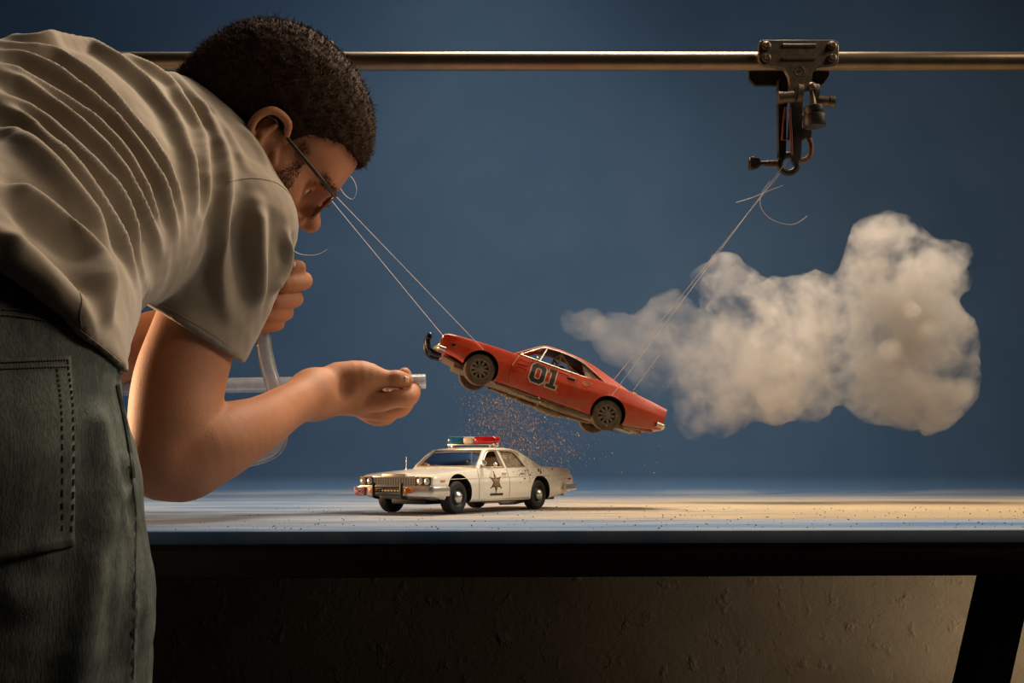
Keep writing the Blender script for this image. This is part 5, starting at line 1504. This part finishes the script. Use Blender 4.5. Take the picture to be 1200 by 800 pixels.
def car_pt(kit, pose, u, y, z):
    F, L, U, o = pose; l = kit.map(np.array([u, y, z])); return o + F * l[0] + L * l[1] + U * l[2]
M_THREAD = simple('white_nylon_thread', srgb(206, 202, 196), 0.35)
def thread(pts, label, n=6, r=.00036):
    p = smooth_path(pts, n) if len(pts) > 2 else np.array(pts)
    o = np.array(p[0]); ob = MB().tube(p, r, 5).build('thread', M_THREAD, None, 60, o); ob.location = tuple(o)
    return tag(ob, label, 'thread', 'nylon threads')
uf, ur = orange_kit.car.axle, orange_kit.car.axle + orange_kit.car.wb
A = qr(921, 190, -.004); B = ql(945, 190, -.004)
thread([A, car_pt(orange_kit, OPOSE, ur - .05, .985, .765)], 'taut thread from the clear clamp down to the orange car\'s rear wheel arch')
thread([A + np.array([.004, .004, 0]), car_pt(orange_kit, OPOSE, 4.02, -.80, 1.03)], 'taut thread from the clear clamp to the far side of the orange car\'s tail')
a = car_pt(orange_kit, OPOSE, 4.36, .80, 1.055); thread([a, P(773, 415, a[1])], 'short thread end standing up from the orange car\'s rear deck')
thread([B, car_pt(orange_kit, OPOSE, uf - .07, .98, .765)], 'taut thread from behind the man\'s face to the orange car\'s front wheel arch')
thread([B + np.array([-.004, .006, 0]), car_pt(orange_kit, OPOSE, .22, -.86, .87)], 'taut thread from behind the man\'s face to the far corner of the orange car\'s hood')
thread([P(x, y, RY - .006) for x, y in ((902, 212), (893, 226), (891, 240), (898, 252), (911, 260), (928, 263), (938, 259), (946, 253))], 'curled loose thread end hanging below the clear clamp')
thread([P(x, y, RY - .007) for x, y in ((863, 237), (880, 232), (897, 225), (918, 217))], 'short straight thread end crossing the taut threads below the clear clamp')
thread([P(x, y, RY - .006) for x, y in ((396, 216), (405, 229), (414, 233), (418, 222), (414, 210), (407, 204))], 'small thread loop beside the eyeglasses')
thread([P(x, y, RY - .006) for x, y in ((340, 290), (350, 297), (364, 299), (375, 297), (384, 292))], 'loose thread end below the man\'s beard')

# ------------------------------------------------------------------ hose
def mat_hose():
    m = NT('milky_plastic_hose'); v = m.coord(); n = m.noise(v, 60, 4, 0.6)
    tr = m.n('ShaderNodeBsdfTransparent'); tr.inputs[0].default_value = (0.92, 0.95, 0.97, 1)
    df = m.n('ShaderNodeBsdfDiffuse'); df.inputs[0].default_value = srgb(226, 230, 234)
    tl = m.n('ShaderNodeBsdfTranslucent'); tl.inputs[0].default_value = srgb(226, 232, 238)
    gl = m.n('ShaderNodeBsdfGlossy'); gl.inputs['Roughness'].default_value = 0.16
    def mixs(f, a, b):
        x = m.n('ShaderNodeMixShader')
        if isinstance(f, float): x.inputs[0].default_value = f
        else: m.t.links.new(f, x.inputs[0])
        m.t.links.new(a, x.inputs[1]); m.t.links.new(b, x.inputs[2]); return x.outputs[0]
    milk = mixs(0.5, df.outputs[0], tl.outputs[0])
    a = mixs(m.smooth(n, 0.3, 0.7, 0.34, 0.48), tr.outputs[0], milk)
    fr = m.n('ShaderNodeFresnel', i_IOR=1.4)
    m.t.links.new(mixs(fr.outputs[0], a, gl.outputs[0]), m.out.inputs[0]); return m.mat
hp = smooth_path([HD(.108, -.060), P(330, 318, 1.255), P(315, 350, 1.262), P(308, 388, 1.262), P(313, 425, 1.265), P(322, 457, 1.27), P(330, 500, 1.275), P(316, 530, 1.285), P(260, 540, 1.30), P(180, 532, 1.33), P(120, 505, 1.35), P(95, 474, 1.345), P(150, 454, 1.33), P(260, 451.5, 1.318), P(380, 449.5, 1.313), P(440, 448, 1.316), P(499, 446.5, 1.322)], 10)
ho = np.array(hp[-1]); hb2 = MB(); R1, R0 = .0088, .0074; n = 18
hb2.tube(hp, R1, n, caps=False); k0 = len(hb2.v)
inner = MB().tube(hp, R0, n, caps=False); hb2.add(inner.v, [f[::-1] for f in inner.f])
m_ = len(hp)
for i0, fl in ((0, True), ((m_ - 1) * n, False)):
    for k in range(n):
        l = (k + 1) % n; f = (i0 + k, i0 + l, k0 + i0 + l, k0 + i0 + k); hb2.f.append(f[::-1] if fl else f); hb2.m.append(0)
hose = hb2.build('plastic_hose', mat_hose(), None, 60, ho); hose.location = tuple(ho)
tag(hose, 'clear plastic hose from the man\'s mouth through his hand towards the cars', 'hose')

# ------------------------------------------------------------------ smoke
SY = 1.66
BL = [(1028, 284, 26), (1048, 306, 44), (1086, 322, 42), (1010, 340, 36), (1058, 370, 60), (1098, 402, 46), (1108, 446, 38), (1082, 468, 36), (1030, 440, 56), (990, 392, 54),
      (940, 372, 50), (900, 400, 58), (868, 362, 42), (846, 336, 30), (850, 318, 18), (920, 440, 42), (952, 466, 28), (908, 478, 16), (870, 450, 44), (832, 420, 50), (822, 470, 34), (815, 500, 16), (842, 488, 18),
      (782, 402, 42), (748, 402, 32), (714, 392, 24), (690, 382, 18), (668, 378, 9), (782, 350, 10), (780, 368, 14), (762, 432, 28), (1060, 268, 10), (1122, 300, 14), (1040, 262, 8)]
SM = SDF(); rs = np.random.default_rng(5)
for x, y, r in BL:
    c = P(x, y, SY + rs.normal() * .02); rr = r / FPX * SY * .98
    SM.ell(c, np.eye(3), (rr, rr * .85, rr), .035)
for _ in range(260):
    x, y, r = BL[rs.integers(len(BL))]; a = rs.random() * 2 * PI; b3 = rs.uniform(-1, 1)
    d = np.array([math.cos(a) * math.sqrt(1 - b3 * b3), b3, math.sin(a) * math.sqrt(1 - b3 * b3)])
    R3 = r / FPX * SY; c = P(x, y, SY) + d * R3 * np.array([.92, .8, .92]); q3 = R3 * rs.uniform(.10, .30) + .003
    SM.ell(c, np.eye(3), (q3, q3, q3), .010)
SM.warp(lambda p: (.006 * vnoise(p, 14, 41) + .006 * np.abs(vnoise(p, 34, 42)) + .0045 * np.abs(vnoise(p, 75, 43)) + .002 * vnoise(p, 120, 44) - .004).astype(np.float32))
VM, QM = SM.mesh(.0034)
def mat_smoke():
    m = NT('smoke'); v = m.coord(); x, y, z = m.xyz(v)
    for nd in [m.bsdf]: m.t.nodes.remove(nd)
    n1 = m.noise(v, 9, 5, 0.6, 0.5); n2 = m.noise(v, 34, 4, 0.6, 0.6)
    d = m.math('ADD', m.math('MULTIPLY', n1, 0.65), m.math('MULTIPLY', n2, 0.35))
    d = m.smooth(d, 0.40, 0.66)
    grad = m.smooth(x, -0.30, 0.16, 0.11, 1.0)
    den = m.math('MULTIPLY', m.math('MULTIPLY', d, grad), 42.0)
    vol = m.n('ShaderNodeVolumePrincipled'); vol.inputs['Color'].default_value = srgb(228, 225, 221)
    m.t.links.new(den, vol.inputs['Density']); vol.inputs['Anisotropy'].default_value = 0.1
    m.t.links.new(vol.outputs[0], m.out.inputs['Volume']); return m.mat
sc = P(930, 400, SY)
smoke = np_mesh('smoke_cloud', VM, QM, mat_smoke(), None, 180, sc); smoke.location = tuple(sc)
tag(smoke, 'pale cloud of smoke drifting behind the orange car\'s tail', 'smoke')

# ------------------------------------------------------------------ dust and grains
def grains(name, pts, size, mat, label, cat, stretch=None):
    r = np.random.default_rng(len(pts)); n = len(pts)
    tet = np.array([(1, 1, 1), (1, -1, -1), (-1, 1, -1), (-1, -1, 1)]) / 1.7
    rot = r.normal(size=(n, 3, 3)); q = np.array([np.linalg.qr(a)[0] for a in rot])
    V = np.einsum('nij,kj->nki', q, tet) * size[:, None, None]
    if stretch is not None: V = V + (V @ stretch)[:, :, None] * stretch * 2.5
    V = (V + pts[:, None, :]).reshape(-1, 3); k = np.arange(n)[:, None] * 4
    F = np.concatenate([k + np.array(f) for f in ((0, 1, 2), (0, 3, 1), (0, 2, 3), (1, 3, 2))])
    o = pts.mean(0); ob = np_mesh(name, V, F, mat, None, None, o); ob.location = tuple(o)
    return tag(ob, label, cat, None, 'stuff')
rd = np.random.default_rng(9); pts = []; sz = []
for _ in range(4200):
    t = rd.random() ** .8; px = 578 + 50 * t + rd.normal() * (16 + 22 * t); py = 462 + 78 * t + rd.normal() * 10
    if py > 585: continue
    pts.append(P(px, py, 1.40 + rd.normal() * .03)); sz.append(.00016 + .0006 * rd.random() ** 5)
for _ in range(260):
    pts.append(P(rd.uniform(540, 780), rd.uniform(430, 560), 1.36 + rd.normal() * .05)); sz.append(.00015 + .0003 * rd.random() ** 2)
pts = np.array(pts); sz = np.array(sz); ok = pts[:, 2] > TABLE_Z + .004
M_DUST = simple('tan_dust', srgb(196, 172, 140), 0.9)
grains('falling_dust', pts[ok], sz[ok], M_DUST, 'fine sandy dust falling from the orange car onto the white one', 'dust', unit(np.array([.45, 0, -.9])))
pts = []; sz = []
for _ in range(900):
    x = rd.uniform(-.30, .75); y = .945 + rd.random() ** 1.5 * .55
    pts.append((x, y + x * math.tan(TYAW), TABLE_Z + .0004)); sz.append(.0003 + .0011 * rd.random() ** 4)
grains('sand_grains', np.array(pts), np.array(sz), simple('dark_sand', srgb(96, 74, 50), 0.9, 0, 0.4, 300), 'coarse sand grains strewn over the blue sheet', 'sand')
